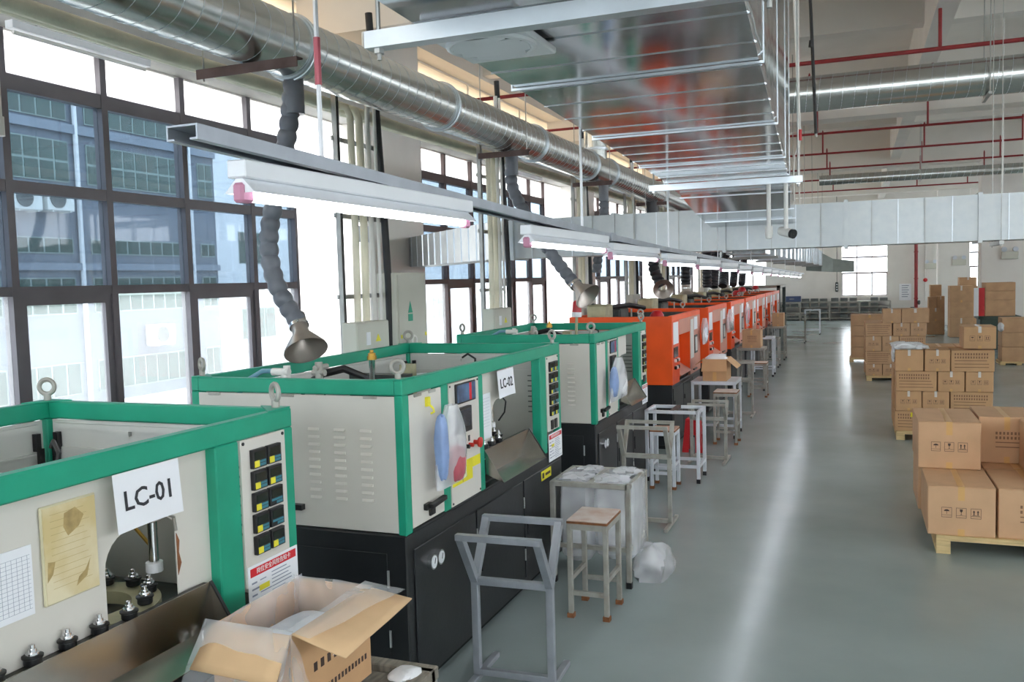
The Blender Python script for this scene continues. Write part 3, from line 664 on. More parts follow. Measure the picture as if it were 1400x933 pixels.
# ------------------------------------------------------------------ orange machines
def orange_machine(y0, L=2.15):
    y1 = y0 + L; root = empty('casting_machine', ((MF + MK) / 2, (y0 + y1) / 2, 0)); O = 'orange_paint'; zb = .83
    MB().box(MK, MF - .01, y0 + .01, y1 - .01, .05, zb).build('base', 'black_base', root, bevel=.008)
    MB().box(MK + .05, MF - .06, y0 + .05, y1 - .05, 0, .05).build('plinth', 'seam_dark', root)
    for i in range(3):
        d = MB().box(MF - .01, MF, y0 + .05 + i * .69, y0 + .05 + i * .69 + .67, .1, .78).build('base_door', 'black_base', root, bevel=.003)
        MB().box(MF, MF + .01, y0 + .1 + i * .69, y0 + .16 + i * .69, .56, .62).build('latch', 'black_plastic', d)
    MB().box(MK, MF, y0, y0 + .02, zb, 1.705).build('end_panel', O, root, bevel=.004)
    MB().box(MK, MF, y1 - .02, y1, zb, 1.705).build('end_panel', O, root, bevel=.004)
    MB().box(MK, MK + .02, y0 + .02, y1 - .02, zb, 1.705).build('back_panel', O, root)
    for a, b in (((MF - .05, MF), (y0 + .02, y1 - .02)), ((MK + .02, MK + .06), (y0 + .02, y1 - .02))): MB().box(a[0], a[1], b[0], b[1], 1.64, ZT).build('top_rail', O, root, bevel=.004)
    MB().box(MK + .06, MK + .07, y0 + .03, y1 - .03, 1.3, 1.64).build('lining', 'dark_machine', root)
    MB().box(MK + .06, MF - .06, y1 - .03, y1 - .02, 1.3, 1.68).build('lining', 'dark_machine', root)
    MB().box(MK + .03, MF - .05, y0 + .03, y1 - .03, zb, zb + .02).build('deck', 'dark_machine', root)
    MB().box(MF - .03, MF, y0 + .02, y0 + .48, zb, 1.64).build('control_panel', 'orange_deep', root)
    MB().box(MF - .03, MF, y0 + .48, y0 + 1.28, 1.44, 1.64).build('front_sheet', 'pinkish_panel', root)
    fr = MB(); fr.box(MF - .45, MF - .44, y0 + .48, y0 + 1.28, .9, 1.44); fr.box(MF - .45, MF, y0 + .48, y0 + .49, .9, 1.44); fr.box(MF - .45, MF, y0 + 1.27, y0 + 1.28, .9, 1.44); fr.box(MF - .45, MF, y0 + .48, y0 + 1.28, .89, .9)
    fr.build('recess', O, root)
    MB().add([(MF - .14, y0 + .5, 1.0), (MF - .14, y0 + 1.26, 1.0), (MF + .02, y0 + 1.26, .9), (MF + .02, y0 + .5, .9)], [(0, 1, 2, 3)]).build('chute', 'pinkish_panel', root, solid=.006)
    MB().box(MF - .03, MF, y0 + 1.28, y1 - .02, zb, 1.64).build('front_sheet', 'pinkish_panel', root)
    MB().box(MF, MF + .003, y0 + .08, y0 + .42, 1.34, 1.62).build('notice', 'paper', root)
    MB().box(MF, MF + .006, y0 + .1, y0 + .36, 1.17, 1.3).build('operator_screen', 'screen_dark', root)
    for i in range(3):
        for j in range(2): MB().cyl((MF, y0 + .14 + i * .1, 1.13 - j * .09), (MF + .03, y0 + .14 + i * .1, 1.13 - j * .09), .022, 10).build('push_button', 'black_plastic' if (i + j) % 2 else 'ink_white', root)
    MB().box(MF, MF + .003, y0 + 1.33, y0 + 1.58, 1.05, 1.6).build('notice', 'panel_inner', root)
    MB().box(MF, MF + .003, y0 + 1.62, y0 + 1.9, 1.44, 1.62).build('notice', 'paper', root)
    g = MB().box(MF, MF + .01, y0 + 1.64, y0 + 1.86, 1.1, 1.36).build('window_frame', 'dark_machine', root)
    MB().box(MF + .01, MF + .012, y0 + 1.67, y0 + 1.83, 1.13, 1.33).build('glass_panel', 'panel_inner', g)
    MB().box(MF, MF + .02, y0 + 1.5, y0 + 1.75, .87, .89).build('handle', 'black_plastic', root)
    eyebolt(root, MF - .4, y0 + .01, 1.7)
    MB().box(-3.3, -3.05, y0 + .1, y0 + .5, zb, 1.86).build('hydraulic_block', 'olive_machine', root, bevel=.02)
    MB().box(-3.45, -3.1, y0 + 1.1, y0 + 1.6, zb, 1.78).build('hydraulic_block', 'dark_machine', root, bevel=.03)
    MB().tube([(-3.3, y0 + .4, 1.84), (-3.2, y0 + .8, 1.8), (-3.0, y0 + 1.2, 1.82), (-2.9, y0 + 1.7, 1.76)], .035, 8).build('hydraulic_hose', 'cable_black', root, smooth=True)
    MB().cyl((-2.75, y0 + .3, 1.3), (-2.75, y0 + .3, 1.8), .012, 8).build('tie_rod', 'old_steel', root)
    return root
OY = [11.02, 13.95, 16.65, 19.0, 21.2, 23.4, 25.6]
ORD = ['first orange casting machine, right behind the last green machine', 'second orange casting machine, behind the table with the open carton', 'third orange casting machine in the row, counted from the green machines',
       'fourth orange casting machine in the row, counted from the green machines', 'fifth orange casting machine in the row, counted from the green machines', 'sixth orange casting machine in the row, one before the last', 'last and farthest orange casting machine in the row']
om = orange_machine(OY[0])
for i, y in enumerate(OY):
    o = om if i == 0 else copy_tree(om)
    o.location.y += 0 if i == 0 else y - OY[0]
    tag(o, ORD[i], 'machine', 'orange casting machines')
# grey machine at the end of the row
t = thing('casting_machine', (-2.8, 29.2, 0), 'bare dark grey machine frame at the far end of the orange row', 'machine')
for (x, y) in ((-2.2, 28), (-3.4, 28), (-2.2, 30.2), (-3.4, 30.2)): MB().box(x - .05, x + .05, y - .05, y + .05, 0, 1.85).build('post', 'dark_machine', t)
MB().box(-3.4, -2.2, 28, 30.2, 0, .95).build('base', 'green_bin', t); MB().box(-3.2, -2.5, 28.3, 29.9, .95, 1.5).build('press', 'dark_machine', t, bevel=.05)
MB().box(-3.45, -2.15, 27.95, 30.25, 1.78, 1.85).build('top_frame', 'old_steel', t)
# red beacon on LC-03 and red caps on the orange ones
t = thing('warning_beacon', (-2.69, 8.6, 1.6), 'red and white warning beacon on a tilted pole on the third green machine', 'beacon')
MB().cyl((-2.69, 8.6, 1.3), (-2.66, 8.6, 1.82), .015, 10).build('pole', 'olive_machine', t); MB().lathe((-2.66, 8.6, 1.82), (.05, 0, 1), [(0, .05), (.05, .05)], 16).build('collar', 'plastic_white', t, smooth=True)
MB().lathe((-2.657, 8.6, 1.87), (.05, 0, 1), [(0, .048), (.1, .042), (.12, .02), (.122, .001)], 16).build('lens', 'red_plastic', t, smooth=True)
for i, (x, y, z) in enumerate(((-2.62, 12.3, 1.62), (-2.7, 21.9, 1.72), (-2.7, 23.0, 1.78), (-2.7, 26.2, 1.78))):
    o = MB().lathe((x, y, z), (0, 0, 1), [(0, .001), (0, .1), (.05, .1), (.11, .06), (.12, .001)], 16).build('red_cap', 'red_plastic', smooth=True)
    tag(o, 'round red cap inside the top of the first orange machine' if i == 0 else ['', 'red cap above the fifth orange machine', 'red cap above the gap after the fifth orange machine', 'red cap above the last orange machine'][i], 'cap')
    if True:
        m2 = MB().cyl((x, y, 1.0), (x, y, z + .002), .03, 8).build('stem', 'old_steel', o)
# ------------------------------------------------------------------ round spiral duct over the machines
DX, DZ, DR = -3.25, 3.68, .187
def helix(mb, p0, axis, length, R, pitch, h=.0022, wd=.009, seg=28):
    p0 = Vector(p0); d = Vector(axis).normalized(); a, b = mb.frame_of(d); n = int(length / pitch * seg); vs = []; fs = []
    for i in range(n + 1):
        t = 2 * math.pi * i / seg; e = a * math.cos(t) + b * math.sin(t); c = p0 + d * (length * i / n)
        vs += [c - d * wd / 2 + e * (R - .001), c + e * (R + h), c + d * wd / 2 + e * (R - .001)]
    for i in range(n): fs += [(3 * i, 3 * i + 1, 3 * i + 4, 3 * i + 3), (3 * i + 1, 3 * i + 2, 3 * i + 5, 3 * i + 4)]
    mb.add(vs, fs); return mb
t = thing('spiral_duct', (DX, 14, DZ - DR), 'long round spiral-seam galvanised duct running above the machines by the windows', 'duct')
cuts = [-4.5, 2.2, 4.66, 6.75, 9.0, 11.04, 12.03, 15.5, 19.0, 22.5, 26, 31.0]
for a, b in zip(cuts[:-1], cuts[1:]):
    sg = MB().cyl((DX, a, DZ), (DX, b, DZ), DR, 36).build('duct_section', 'galv_spiral', t, smooth=True)
    if b - a > 1.2: helix(MB(), (DX, a, DZ), (0, 1, 0), b - a, DR, .135).build('spiral_seam', 'galv_flange', sg, recalc=False)
for y in cuts[1:-1]:
    f = MB().lathe((DX, y - .03, DZ), (0, 1, 0), [(0, DR), (0, DR + .012), (.02, DR + .012), (.022, DR + .02), (.038, DR + .02), (.04, DR + .012), (.06, DR + .012), (.06, DR)], 36).build('flange_ring', 'galv_flange', t, smooth=True)
MB().cyl((DX, 11.53, DZ + .1), (DX, 11.53, 5.6), .15, 28).build('riser', 'galv_spiral', t, smooth=True)
for z in (DZ + .24, DZ + .5): MB().lathe((DX, 11.53, z), (0, 0, 1), [(0, .15), (0, .17), (.03, .17), (.03, .15)], 28).build('flange_ring', 'galv_flange', t, smooth=True)
def duct_bracket(y, x0, x1, lab, rod=True):
    t = thing('duct_bracket', ((x0 + x1) / 2, y, DZ - DR - .04), lab, 'bracket', 'brackets under the spiral duct')
    b = MB(); b.box(x0, x1, y - .03, y + .03, DZ - DR - .012, DZ - DR - .004); b.box(x0, x1, y - .03, y - .022, DZ - DR - .06, DZ - DR - .012); b.build('angle_iron', 'rust_angle', t)
    for x in (x0 + .03, x1 - .03): MB().cyl((x, y, DZ - DR - .07), (x, y, ZC), .006, 6).build('threaded_rod', 'strut_steel', t)
for y, w_, lab in ((4.25, .35, 'rusty angle bracket under the spiral duct near the first hose'), (8.2, .27, 'angle bracket under the spiral duct above the second hose'), (11.35, .27, 'angle bracket under the spiral duct at the riser tee'), (15.0, .27, 'angle bracket under the spiral duct above the third hose'), (18.3, .27, 'angle bracket under the spiral duct, fifth from the viewer'), (24, .27, 'farthest angle bracket under the spiral duct'), (1.2, .3, 'angle bracket under the spiral duct nearest the viewer')):
    duct_bracket(y, DX - w_, DX + w_, lab)

# ------------------------------------------------------------------ suction hoses with funnels
def spline(pts, step):
    P = [Vector(p) for p in pts]; P = [P[0] * 2 - P[1]] + P + [P[-1] * 2 - P[-2]]; out = []
    for i in range(1, len(P) - 2):
        n = max(2, int((P[i + 1] - P[i]).length / step))
        for k in range(n):
            u = k / n; a, b, c, d = P[i - 1], P[i], P[i + 1], P[i + 2]
            out.append(.5 * ((2 * b) + (c - a) * u + (2 * a - 5 * b + 4 * c - d) * u * u + (3 * b - a - 3 * c + d) * u ** 3))
    out.append(P[-2]); return out
def hose(pts, r, label, funnel=None, m='hose_grey', fr=.135, fl=.12):
    t = thing('suction_hose', pts[-1], label, 'hose', 'suction hoses under the spiral duct')
    path = spline(pts, .0135)
    rs = [r * (.88 + .25 * abs(math.sin(i * .55)) ** .7) for i in range(len(path))]
    MB().tube(path, rs, 18).build('hose', m, t, smooth=True)
    top = Vector(pts[0]); MB().cyl(top + Vector((0, 0, -.22)), top + Vector((0, 0, .06)), r * 1.12, 20).build('collar', m, t, smooth=True)
    MB().cyl(top + Vector((0, 0, .0)), top + Vector((0, 0, .02)), r * 1.2, 20).build('clamp', 'cable_black', t, smooth=True)
    if funnel:
        p = Vector(pts[-1]); d = Vector(funnel).normalized()
        f = MB().lathe(p - d * .05, d, [(0, r * 1.05), (.14, r * .98), (.14 + fl, fr), (.155 + fl, fr + .004), (.15 + fl, fr - .006), (.14, r * .9)], 28).build('funnel', 'funnel_tin', t, smooth=True)
        MB().lathe(p + d * .02, d, [(0, r * 1.06), (0, r * 1.16), (.02, r * 1.16), (.02, r * 1.06)], 20).build('clamp', 'chrome', f, smooth=True)
    return t
hose([(-3.26, 4.7, 3.5), (-3.29, 4.7, 3.31), (-3.33, 4.7, 3.13), (-3.38, 4.7, 2.96), (-3.43, 4.7, 2.78), (-3.48, 4.7, 2.62), (-3.50, 4.7, 2.46), (-3.47, 4.69, 2.29), (-3.41, 4.7, 2.13), (-3.32, 4.72, 1.98)], .055, 'grey corrugated suction hose with a funnel above the LC-02 machine', (.45, -.34, -.72))
hose([(-3.25, 8.4, 3.5), (-3.26, 8.4, 3.27), (-3.22, 8.4, 3.08), (-3.08, 8.4, 2.82), (-2.94, 8.4, 2.6), (-2.77, 8.4, 2.36), (-2.62, 8.4, 2.17)], .058, 'grey suction hose with a funnel slanting above the third green machine', (.65, -.25, -.55), fr=.14)
hose([(-3.25, 11.9, 3.5), (-3.25, 11.9, 3.2), (-3.27, 11.9, 2.9), (-3.35, 11.95, 2.6), (-3.4, 12, 2.3)], .06, 'grey suction hose dropping behind the cross duct at the riser tee', None)
hose([(-3.25, 15.0, 3.5), (-3.25, 15, 3.1), (-3.25, 15, 2.77), (-3.24, 15, 2.4), (-3.2, 15, 2.25), (-3.1, 15, 2.05)], .085, 'dark bent suction hose with a round tin hood at the second orange machine', (.3, -.8, -.3), 'hose_black', fr=.17, fl=.05)
hose([(-3.25, 18.1, 3.5), (-3.25, 18.1, 3.0), (-3.25, 18.1, 2.4), (-3.25, 18.1, 2.0)], .09, 'straight dark suction hose with a flared tin skirt at the third orange machine', (0, 0, -1), 'hose_black', fr=.22, fl=.12)
for i, (y, dy) in enumerate(((20.9, .0), (22.4, -.5), (24.4, -.9), (26.6, -1.0), (28.6, -1.0))):
    hose([(-3.25, y, 3.5), (-3.25, y + dy * .2, 2.9), (-3.25, y + dy * .7, 2.3), (-3.25, y + dy, 1.93)], .1, ['straight black suction hose at the fourth orange machine', 'black suction hose leaning beside the straight one at the fourth orange machine', 'leaning black suction hose at the fifth orange machine', 'leaning black suction hose at the sixth orange machine', 'farthest leaning black suction hose'][i], None, 'hose_black')

# ------------------------------------------------------------------ lagged pipes along the wall and drops behind each machine
for x, z, r, lab in ((-3.74, 3.585, .045, 'yellow lagged pipe running under the spiral duct, the one nearer the aisle'), (-3.98, 3.66, .05, 'yellow lagged pipe running under the spiral duct, the one nearer the windows')):
    tag(MB().tube([(x, -4 + i * 1.0, z + .006 * math.sin(i * 2.1)) for i in range(34)], r, 10).build('lagged_pipe', 'yellow_lagging', smooth=True), lab, 'pipe', 'lagged pipes under the spiral duct')
def pipe_drop(y, desc, detail=True):
    x = -3.62; k = 1.0
    st_ = thing('pipe_strut', (x - .02, y, 0), 'steel strut carrying the vertical pipes ' + desc, 'strut', 'struts of the pipe drops')
    c = MB(); c.box(x - .05, x - .045, y - .02, y + .02, 0, 3.7); c.box(x - .045, x - .01, y - .02, y - .016, 0, 3.7); c.box(x - .045, x - .01, y + .016, y + .02, 0, 3.7); c.build('channel', 'strut_steel', st_)
    for z in (2.1, 2.72, 3.3): MB().box(x - .06, x - .045, y - .03, y + .68, z, z + .035).build('cross_bracket', 'strut_steel', st_)
    specs = (('lagged_pipe', .16, .027, 'yellow_lagging', 'first yellow lagged pipe'), ('lagged_pipe', .29, .03, 'yellow_lagging', 'second yellow lagged pipe'), ('water_pipe', .42, .021, 'pvc_white', 'thicker white pipe'), ('water_pipe', .53, .014, 'pvc_white', 'thin white pipe'), ('power_cable', .63, .03, 'cable_black', 'thick black cable'))
    for nm, dy, r, m, word in specs:
        if m == 'yellow_lagging': pts = [(x - .25, y + dy, 3.6), (x - .12, y + dy, 3.6), (x - .03, y + dy, 3.57), (x, y + dy, 3.5), (x + .004, y + dy + .006, 2.6), (x - .002, y + dy, 1.75)]
        elif m == 'pvc_white': pts = [(x, y + dy, 4.2), (x, y + dy, 2.6), (x, y + dy, 1.75)]
        else: pts = [(x - .05, y + dy - .04, 4.4), (x - .02, y + dy - .02, 3.5), (x, y + dy, 2.8), (x + .01, y + dy + .015, 2.2), (x, y + dy + .03, 1.3)]
        tag(MB().tube(pts, r, 10).build(nm, m, smooth=True), word + ' dropping ' + desc, 'cable' if m == 'cable_black' else 'pipe', 'pipes dropping behind the machines')
    bx = thing('junction_box', (x + .02, y + .2, 1.66), 'small grey junction box under the pipes ' + desc, 'electrical box', 'junction boxes under the pipe drops')
    MB().box(x - .03, x + .1, y - .03, y + .46, 1.5, 1.92).build('box', 'cabinet_grey', bx, bevel=.006)
    MB().box(x + .1, x + .105, y - .02, y + .45, 1.51, 1.91).build('door', 'cabinet_grey', bx)
    MB().box(x + .105, x + .109, y + .1, y + .16, 1.74, 1.84).build('label', 'paper', bx); MB().prism([(x + .105, y + .24, 1.76), (x + .105, y + .32, 1.76), (x + .105, y + .28, 1.82)], (.002, 0, 0)).build('warning_triangle', 'label_yellow', bx)
DESC = ['between LC-02 and LC-03', 'behind the third green machine', 'behind the first orange machine', 'behind the second orange machine', 'behind the third orange machine', 'behind the fourth orange machine', 'behind the fifth orange machine', 'behind the sixth orange machine', 'behind the last orange machine']
for y, d in zip((5.78, 8.5, 11.75, 14.7, 17.4, 19.9, 22.2, 24.4, 26.6), DESC): pipe_drop(y, d)
t = thing('electrical_cabinet', (-3.55, 6.6, 1.3), 'tall grey electrical cabinet with a green warning label behind LC-02', 'cabinet')
MB().box(-3.72, -3.54, 6.42, 6.95, 1.2, 2.3).build('body', 'cabinet_grey', t, bevel=.008)
d = MB().box(-3.54, -3.53, 6.44, 6.93, 1.22, 2.28).build('door', 'cabinet_grey', t)
MB().prism([(-3.53, 6.6, 1.96), (-3.53, 6.68, 1.96), (-3.53, 6.64, 2.06)], (.002, 0, 0)).build('warning_triangle', 'green_paint', d); MB().box(-3.53, -3.528, 6.6, 6.68, 1.89, 1.95).build('label', 'green_paint', d)
MB().torus((-3.525, 6.68, 1.72), (1, 0, 0), .04, .012, 16, 6).build('lock_ring', 'pvc_white', d, smooth=True)
for z in (1.4, 1.75): 
    for y in (6.46, 6.9): MB().box(-3.53, -3.527, y, y + .025, z, z + .03).build('label', 'label_yellow', d)
t = thing('sensor_pair', (-5.8, 9.5, 2.9), 'pair of small white sensors on the white column above the cabinet', 'sensor')
for y in (9.6, 9.85): MB().lathe((-5.82, y, 3.05), (1, 0, 0), [(0, .001), (0, .06), (.04, .06), (.06, .04), (.06, .001)], 16).build('sensor', 'pvc_white', t, smooth=True)
MB().box(-5.82, -5.79, 9.55, 9.9, 2.75, 2.95).build('plate', 'lamp_white', t)

# ------------------------------------------------------------------ big rectangular duct overhead
def bxr(y): return -.243 - .044 * (y - 2.26)
def bxl(y): return -1.07 - .045 * (y - 2.1)
BZ, BT = 2.87, 4.05
t = thing('rectangular_duct', (-.75, 3, BZ), 'wide rectangular sheet-metal duct overhead with mirror-like underside', 'duct')
ys = [-1.8 + .2975 * i for i in range(28)]
rnd = random.Random(5)
def zbot(y): return BZ if y < 6.24 else BZ - .15 * min(1, (y - 6.24) / 2.6)
for a, b in zip(ys[:-1], ys[1:]):
    n = 4; vs = []; fs = []
    for i in range(n + 1):
        y = a + (b - a) * i / n; s_ = -.0012 * math.sin(math.pi * i / n); q = .002 * math.sin(math.pi * i / n)
        vs += [(bxl(y), y, BT), (bxl(y) - q, y, BZ + .02), (bxl(y) + .01, y, BZ), ((bxl(y) * .5 + bxr(y) * .5), y, BZ + s_), (bxr(y) - .01, y, BZ), (bxr(y) + q, y, BZ + .02), (bxr(y) + q, y, BT)]
    for i in range(n):
        for j in range(6): fs.append((i * 7 + j, i * 7 + j + 1, (i + 1) * 7 + j + 1, (i + 1) * 7 + j))
    MB().add(vs, fs).build('sheet', 'galvanised', t, smooth=True)
    MB().box(bxl(b) + .004, bxr(b) - .004, b - .002, b + .002, BZ - .003, BZ + .003).build('seam', 'galvanised', t)
# transition down to the cross duct
vs = []; fs = []; tx = [6.23, 7.0, 8.0, 9.32]
for i, y in enumerate(tx):
    zb = [2.87, 2.845, 2.76, 2.7][i]; zt = [4.05, 3.8, 3.2, 2.9][i]; l = bxl(y); r = bxr(y) - [0, .01, .03, .03][i]
    vs += [(l, y, zt), (l, y, zb), (r, y, zb), (r, y, zt)]
for i in range(3): fs += [(4 * i + j, 4 * i + (j + 1) % 4, 4 * i + 4 + (j + 1) % 4, 4 * i + 4 + j) for j in range(4)]
MB().add(vs, fs).build('transition', 'galvanised', t)
for y in (7.0, 8.0, 8.7): MB().box(bxl(y), bxr(y), y - .01, y + .01, zbot(y) - .012, zbot(y) - .002).build('seam', 'galv_flange', t)
for y in (1.7, 2.9, 4.09, 5.29, 6.23):
    f = MB(); f.box(bxl(y) - .008, bxr(y) + .006, y - .006, y + .006, BZ - .01, BZ - .002); f.box(bxr(y) + .003, bxr(y) + .006, y - .006, y + .006, BZ - .002, BT); f.box(bxl(y) - .008, bxl(y) - .003, y - .006, y + .006, BZ - .002, BT)
    f.build('flange', 'galv_flange', t)
for y in (2.0, 6.12):
    s_ = thing('duct_hanger', (-.75, y, BZ - .08), 'galvanised strut hanger under the big duct ' + ('near its round diffuser' if y < 3 else 'at the security camera'), 'hanger', 'hangers of the big duct')
    c = MB(); c.box(bxl(y) - .09, bxr(y) + .09, y - .022, y + .022, BZ - .072, BZ - .03); c.build('strut', 'galv_flange', s_)
    for x in (bxl(y) - .06, bxr(y) + .06): MB().cyl((x, y, BZ - .1), (x, y, ZC), .006, 8).build('threaded_rod', 'strut_steel', s_); 
    for x in (bxl(y) - .06, bxr(y) + .06): MB().cyl((x, y, BZ - .084), (x, y, BZ - .072), .014, 6).build('nut', 'steel', s_)
# round air diffuser
t = thing('air_diffuser', (-.93, 2.3, BZ - .03), 'white square ceiling diffuser with round curved louvres under the big duct', 'diffuser')
x0, x1, y0, y1 = -1.05, -.79, 2.08, 2.42
MB().box(x0, x1, y0, y1, BZ - .028, BZ - .008).build('plate', 'lamp_white', t, bevel=.004)
MB().torus((-.92, 2.25, BZ - .03), (0, 0, 1), .115, .01, 32, 8).build('outer_ring', 'lamp_white', t, smooth=True)
MB().cyl((-.92, 2.25, BZ - .03), (-.92, 2.25, BZ - .028), .11, 28).build('throat', 'dark_machine', t)
for i in range(5):   # curved vanes side by side
    q = -.08 + i * .04; hw = math.sqrt(max(.0, .108 ** 2 - q * q)); vs = []
    for k in range(9):
        u = -1 + k / 4; x = -.92 + u * hw; y = 2.25 + q + .022 * (1 - u * u) - .011
        vs += [(x, y - .007, BZ - .031), (x, y + .009, BZ - .04)]
    MB().add(vs, [(2 * k, 2 * k + 1, 2 * k + 3, 2 * k + 2) for k in range(8)]).build('vane', 'lamp_white', t, solid=.003, recalc=False)

# ------------------------------------------------------------------ cross duct of galvanised sheet
t = thing('cross_duct', (1, 9.5, 2.46), 'straight galvanised rectangular duct crossing the hall under the ceiling', 'duct')
CZ0, CZ1, CY0, CY1 = 2.46, 2.89, 9.3, 9.75
x = -3.85; i = 0
while x < 9:
    x2 = x + .235; q = rnd.uniform(-.006, .006)
    m = MB(); xm_ = (x + x2) / 2; bow = rnd.uniform(.001, .004)
    m.add([(x, CY0 + q, CZ0), (xm_, CY0 - bow, CZ0), (x2, CY0 - q, CZ0), (x2, CY0 - q * .5, CZ1), (xm_, CY0 - bow, CZ1), (x, CY0 + q * .5, CZ1)], [(0, 1, 4, 5), (1, 2, 3, 4)])
    m.add([(x, CY0 + q, CZ0), (x2, CY0 - q, CZ0), (x2, CY1, CZ0), (x, CY1, CZ0)], [(0, 3, 2, 1)])
    m.add([(x, CY0, CZ1), (x2, CY0, CZ1), (x2, CY1, CZ1), (x, CY1, CZ1)], [(0, 1, 2, 3)])
    m.add([(x, CY1, CZ0), (x2, CY1, CZ0), (x2, CY1, CZ1), (x, CY1, CZ1)], [(0, 1, 2, 3)])
    m.build('sheet', 'galvanised_matte', t, smooth=True)
    if i % 5: MB().box(x2 - .003, x2 + .003, CY0 - .009, CY0 + .01, CZ0 - .002, CZ1 + .002).build('seam', 'galv_flange' if i % 2 else 'strut_steel', t)
    else: MB().box(x2 - .018, x2 + .018, CY0 - .022, CY1 + .02, CZ0 - .02, CZ1 + .02).build('flange', 'galvanised_matte', t)
    x = x2; i += 1
d = Vector((-1, 1, 0)).normalized(); p = Vector((-3.85, CY0, 0)); nn = Vector((1, 1, 0)).normalized() * .45
for i in range(14):
    a = p + d * (i * .26); b = p + d * ((i + 1) * .26)
    if b.x < -6.45: break
    m = MB(); w1, w2 = a + nn, b + nn
    m.add([(a.x, a.y, CZ0), (b.x, b.y, CZ0), (b.x, b.y, CZ1), (a.x, a.y, CZ1), (w1.x, w1.y, CZ0), (w2.x, w2.y, CZ0), (w2.x, w2.y, CZ1), (w1.x, w1.y, CZ1)], [(0, 1, 2, 3), (0, 4, 5, 1), (3, 2, 6, 7), (4, 7, 6, 5)])
    m.build('sheet', 'galvanised_matte', t)
    MB().bar((b.x, b.y, CZ0 - .002), (b.x, b.y, CZ1 + .002), .014, .014).build('seam', 'galv_flange', t)
for x in (-2.2, 1.25, 3.2, 5.5):
    h_ = thing('duct_hanger', (x, 9.5, CZ0 - .06), 'rod hanger with a bar under the cross duct ' + {-2.2: 'over the lamp row', -.1: 'beside the big duct', 1.25: 'at the right edge of the picture', 3.2: 'further right', 5.5: 'at its right end'}[x], 'hanger', 'hangers of the cross duct')
    MB().box(x - .02, x + .02, CY0 - .1, CY1 + .1, CZ0 - .045, CZ0 - .008).build('bar', 'strut_steel', h_)
    for y in (CY0 - .07, CY1 + .07): MB().cyl((x, y, CZ0 - .06), (x, y, ZC), .0035, 6).build('threaded_rod', 'strut_steel', h_)

# far duct behind the cross duct, stepping right near the end wall
t = thing('rectangular_duct', (-1.3, 30, 2.5), 'narrower galvanised duct beyond the cross duct bending right at the far window', 'duct')
yy = 13.0
while yy < 35:
    MB().box(-1.75, -1.2, yy, yy + 1.17, 2.5, 2.98).build('sheet', 'galvanised', t); MB().box(-1.78, -1.17, yy + 1.17, yy + 1.2, 2.47, 3.01).build('flange', 'galv_flange', t); yy += 1.2
m = MB(); pr = [(-1.75, 35, 2.3, 2.98), (-1.2, 35.0, 2.25, 2.95), (-.8, 35.3, 2.22, 2.72), (-.05, 35.6, 2.2, 2.62)]
for i in range(3):
    a, b = pr[i], pr[i + 1]
    m.add([(a[0], a[1], a[2]), (b[0], b[1], b[2]), (b[0], b[1], b[3]), (a[0], a[1], a[3]), (a[0], a[1] + .6, a[2]), (b[0], b[1] + .6, b[2]), (b[0], b[1] + .6, b[3]), (a[0], a[1] + .6, a[3])], [(0, 1, 2, 3), (0, 4, 5, 1), (3, 2, 6, 7), (4, 7, 6, 5)])
m.build('bend', 'duct_grey', t)  # grey-green insulation, toned darker: shade on its viewer-facing side is in the colour
for y in (14, 18, 22, 26, 30, 34): 
    b = MB(); b.box(-1.85, -1.1, y, y + .04, 2.44, 2.48); b.cyl((-1.82, y + .02, 2.44), (-1.82, y + .02, ZC), .008, 6); b.cyl((-1.13, y + .02, 2.44), (-1.13, y + .02, ZC), .008, 6); b.build('hanger', 'strut_steel', t)

# ------------------------------------------------------------------ lamp rail and fluorescent lamps
RZ = [(1.46, 2.525), (4.75, 2.43), (6.2, 2.4), (12, 2.32), (24, 2.19)]
def rz(y):
    for (a, p), (b, q) in zip(RZ[:-1], RZ[1:]):
        if y <= b: return p + (q - p) * (y - a) / (b - a)
    return RZ[-1][1]
t = thing('lamp_rail', (-1.29, 10, 2.3), 'long grey metal trunking rail carrying the fluorescent lamps', 'rail')
for (a, p), (b, q) in zip(RZ[:-1], RZ[1:]):
    m = MB()
    for (x0, x1, dz0, dz1) in ((-1.33, -1.25, .012, .016), (-1.33, -1.326, -.016, .012), (-1.254, -1.25, -.016, .012), (-1.326, -1.31, -.016, -.012), (-1.27, -1.254, -.016, -.012)):
        m.add([(x0, a, p + dz0), (x1, a, p + dz0), (x1, b, q + dz0), (x0, b, q + dz0), (x0, a, p + dz1), (x1, a, p + dz1), (x1, b, q + dz1), (x0, b, q + dz1)], [(0, 3, 2, 1), (4, 5, 6, 7), (0, 1, 5, 4), (1, 2, 6, 5), (2, 3, 7, 6), (3, 0, 4, 7)])
    m.build('trunking', 'steel_paint', t)
MB().box(-1.336, -1.244, 4.7, 4.8, 2.408, 2.452).build('joint_sleeve', 'steel_paint', t)
RODS = [(1.97, ZC, 'with a red mark above the nearest lamp'), (4.3, ZC, 'above the second lamp'), (6.5, ZC, 'above the fourth lamp'), (9.0, 2.68, 'below the cross duct joint'), (12, ZC, 'behind the cross duct'), (15, 2.49, 'below the far duct, nearest of three'), (18, 2.49, 'below the far duct, middle of three'), (21, 2.49, 'below the far duct, farthest of three')]
for i, (y, zt, d_) in enumerate(RODS):
    h_ = thing('hanger_rod', (-1.29, y, rz(y) + .017), 'thin rod holding the lamp rail ' + d_, 'rod', 'rods of the lamp rail')
    MB().cyl((-1.29, y, rz(y) + .017), (-1.29, y, zt), .007 if i < 3 else .005, 6).build('rod', 'lamp_white', h_)
    if i == 0: MB().cyl((-1.29, y, 2.72), (-1.29, y, 2.84), .009, 8).build('paint_mark', 'plastic_pink', h_)
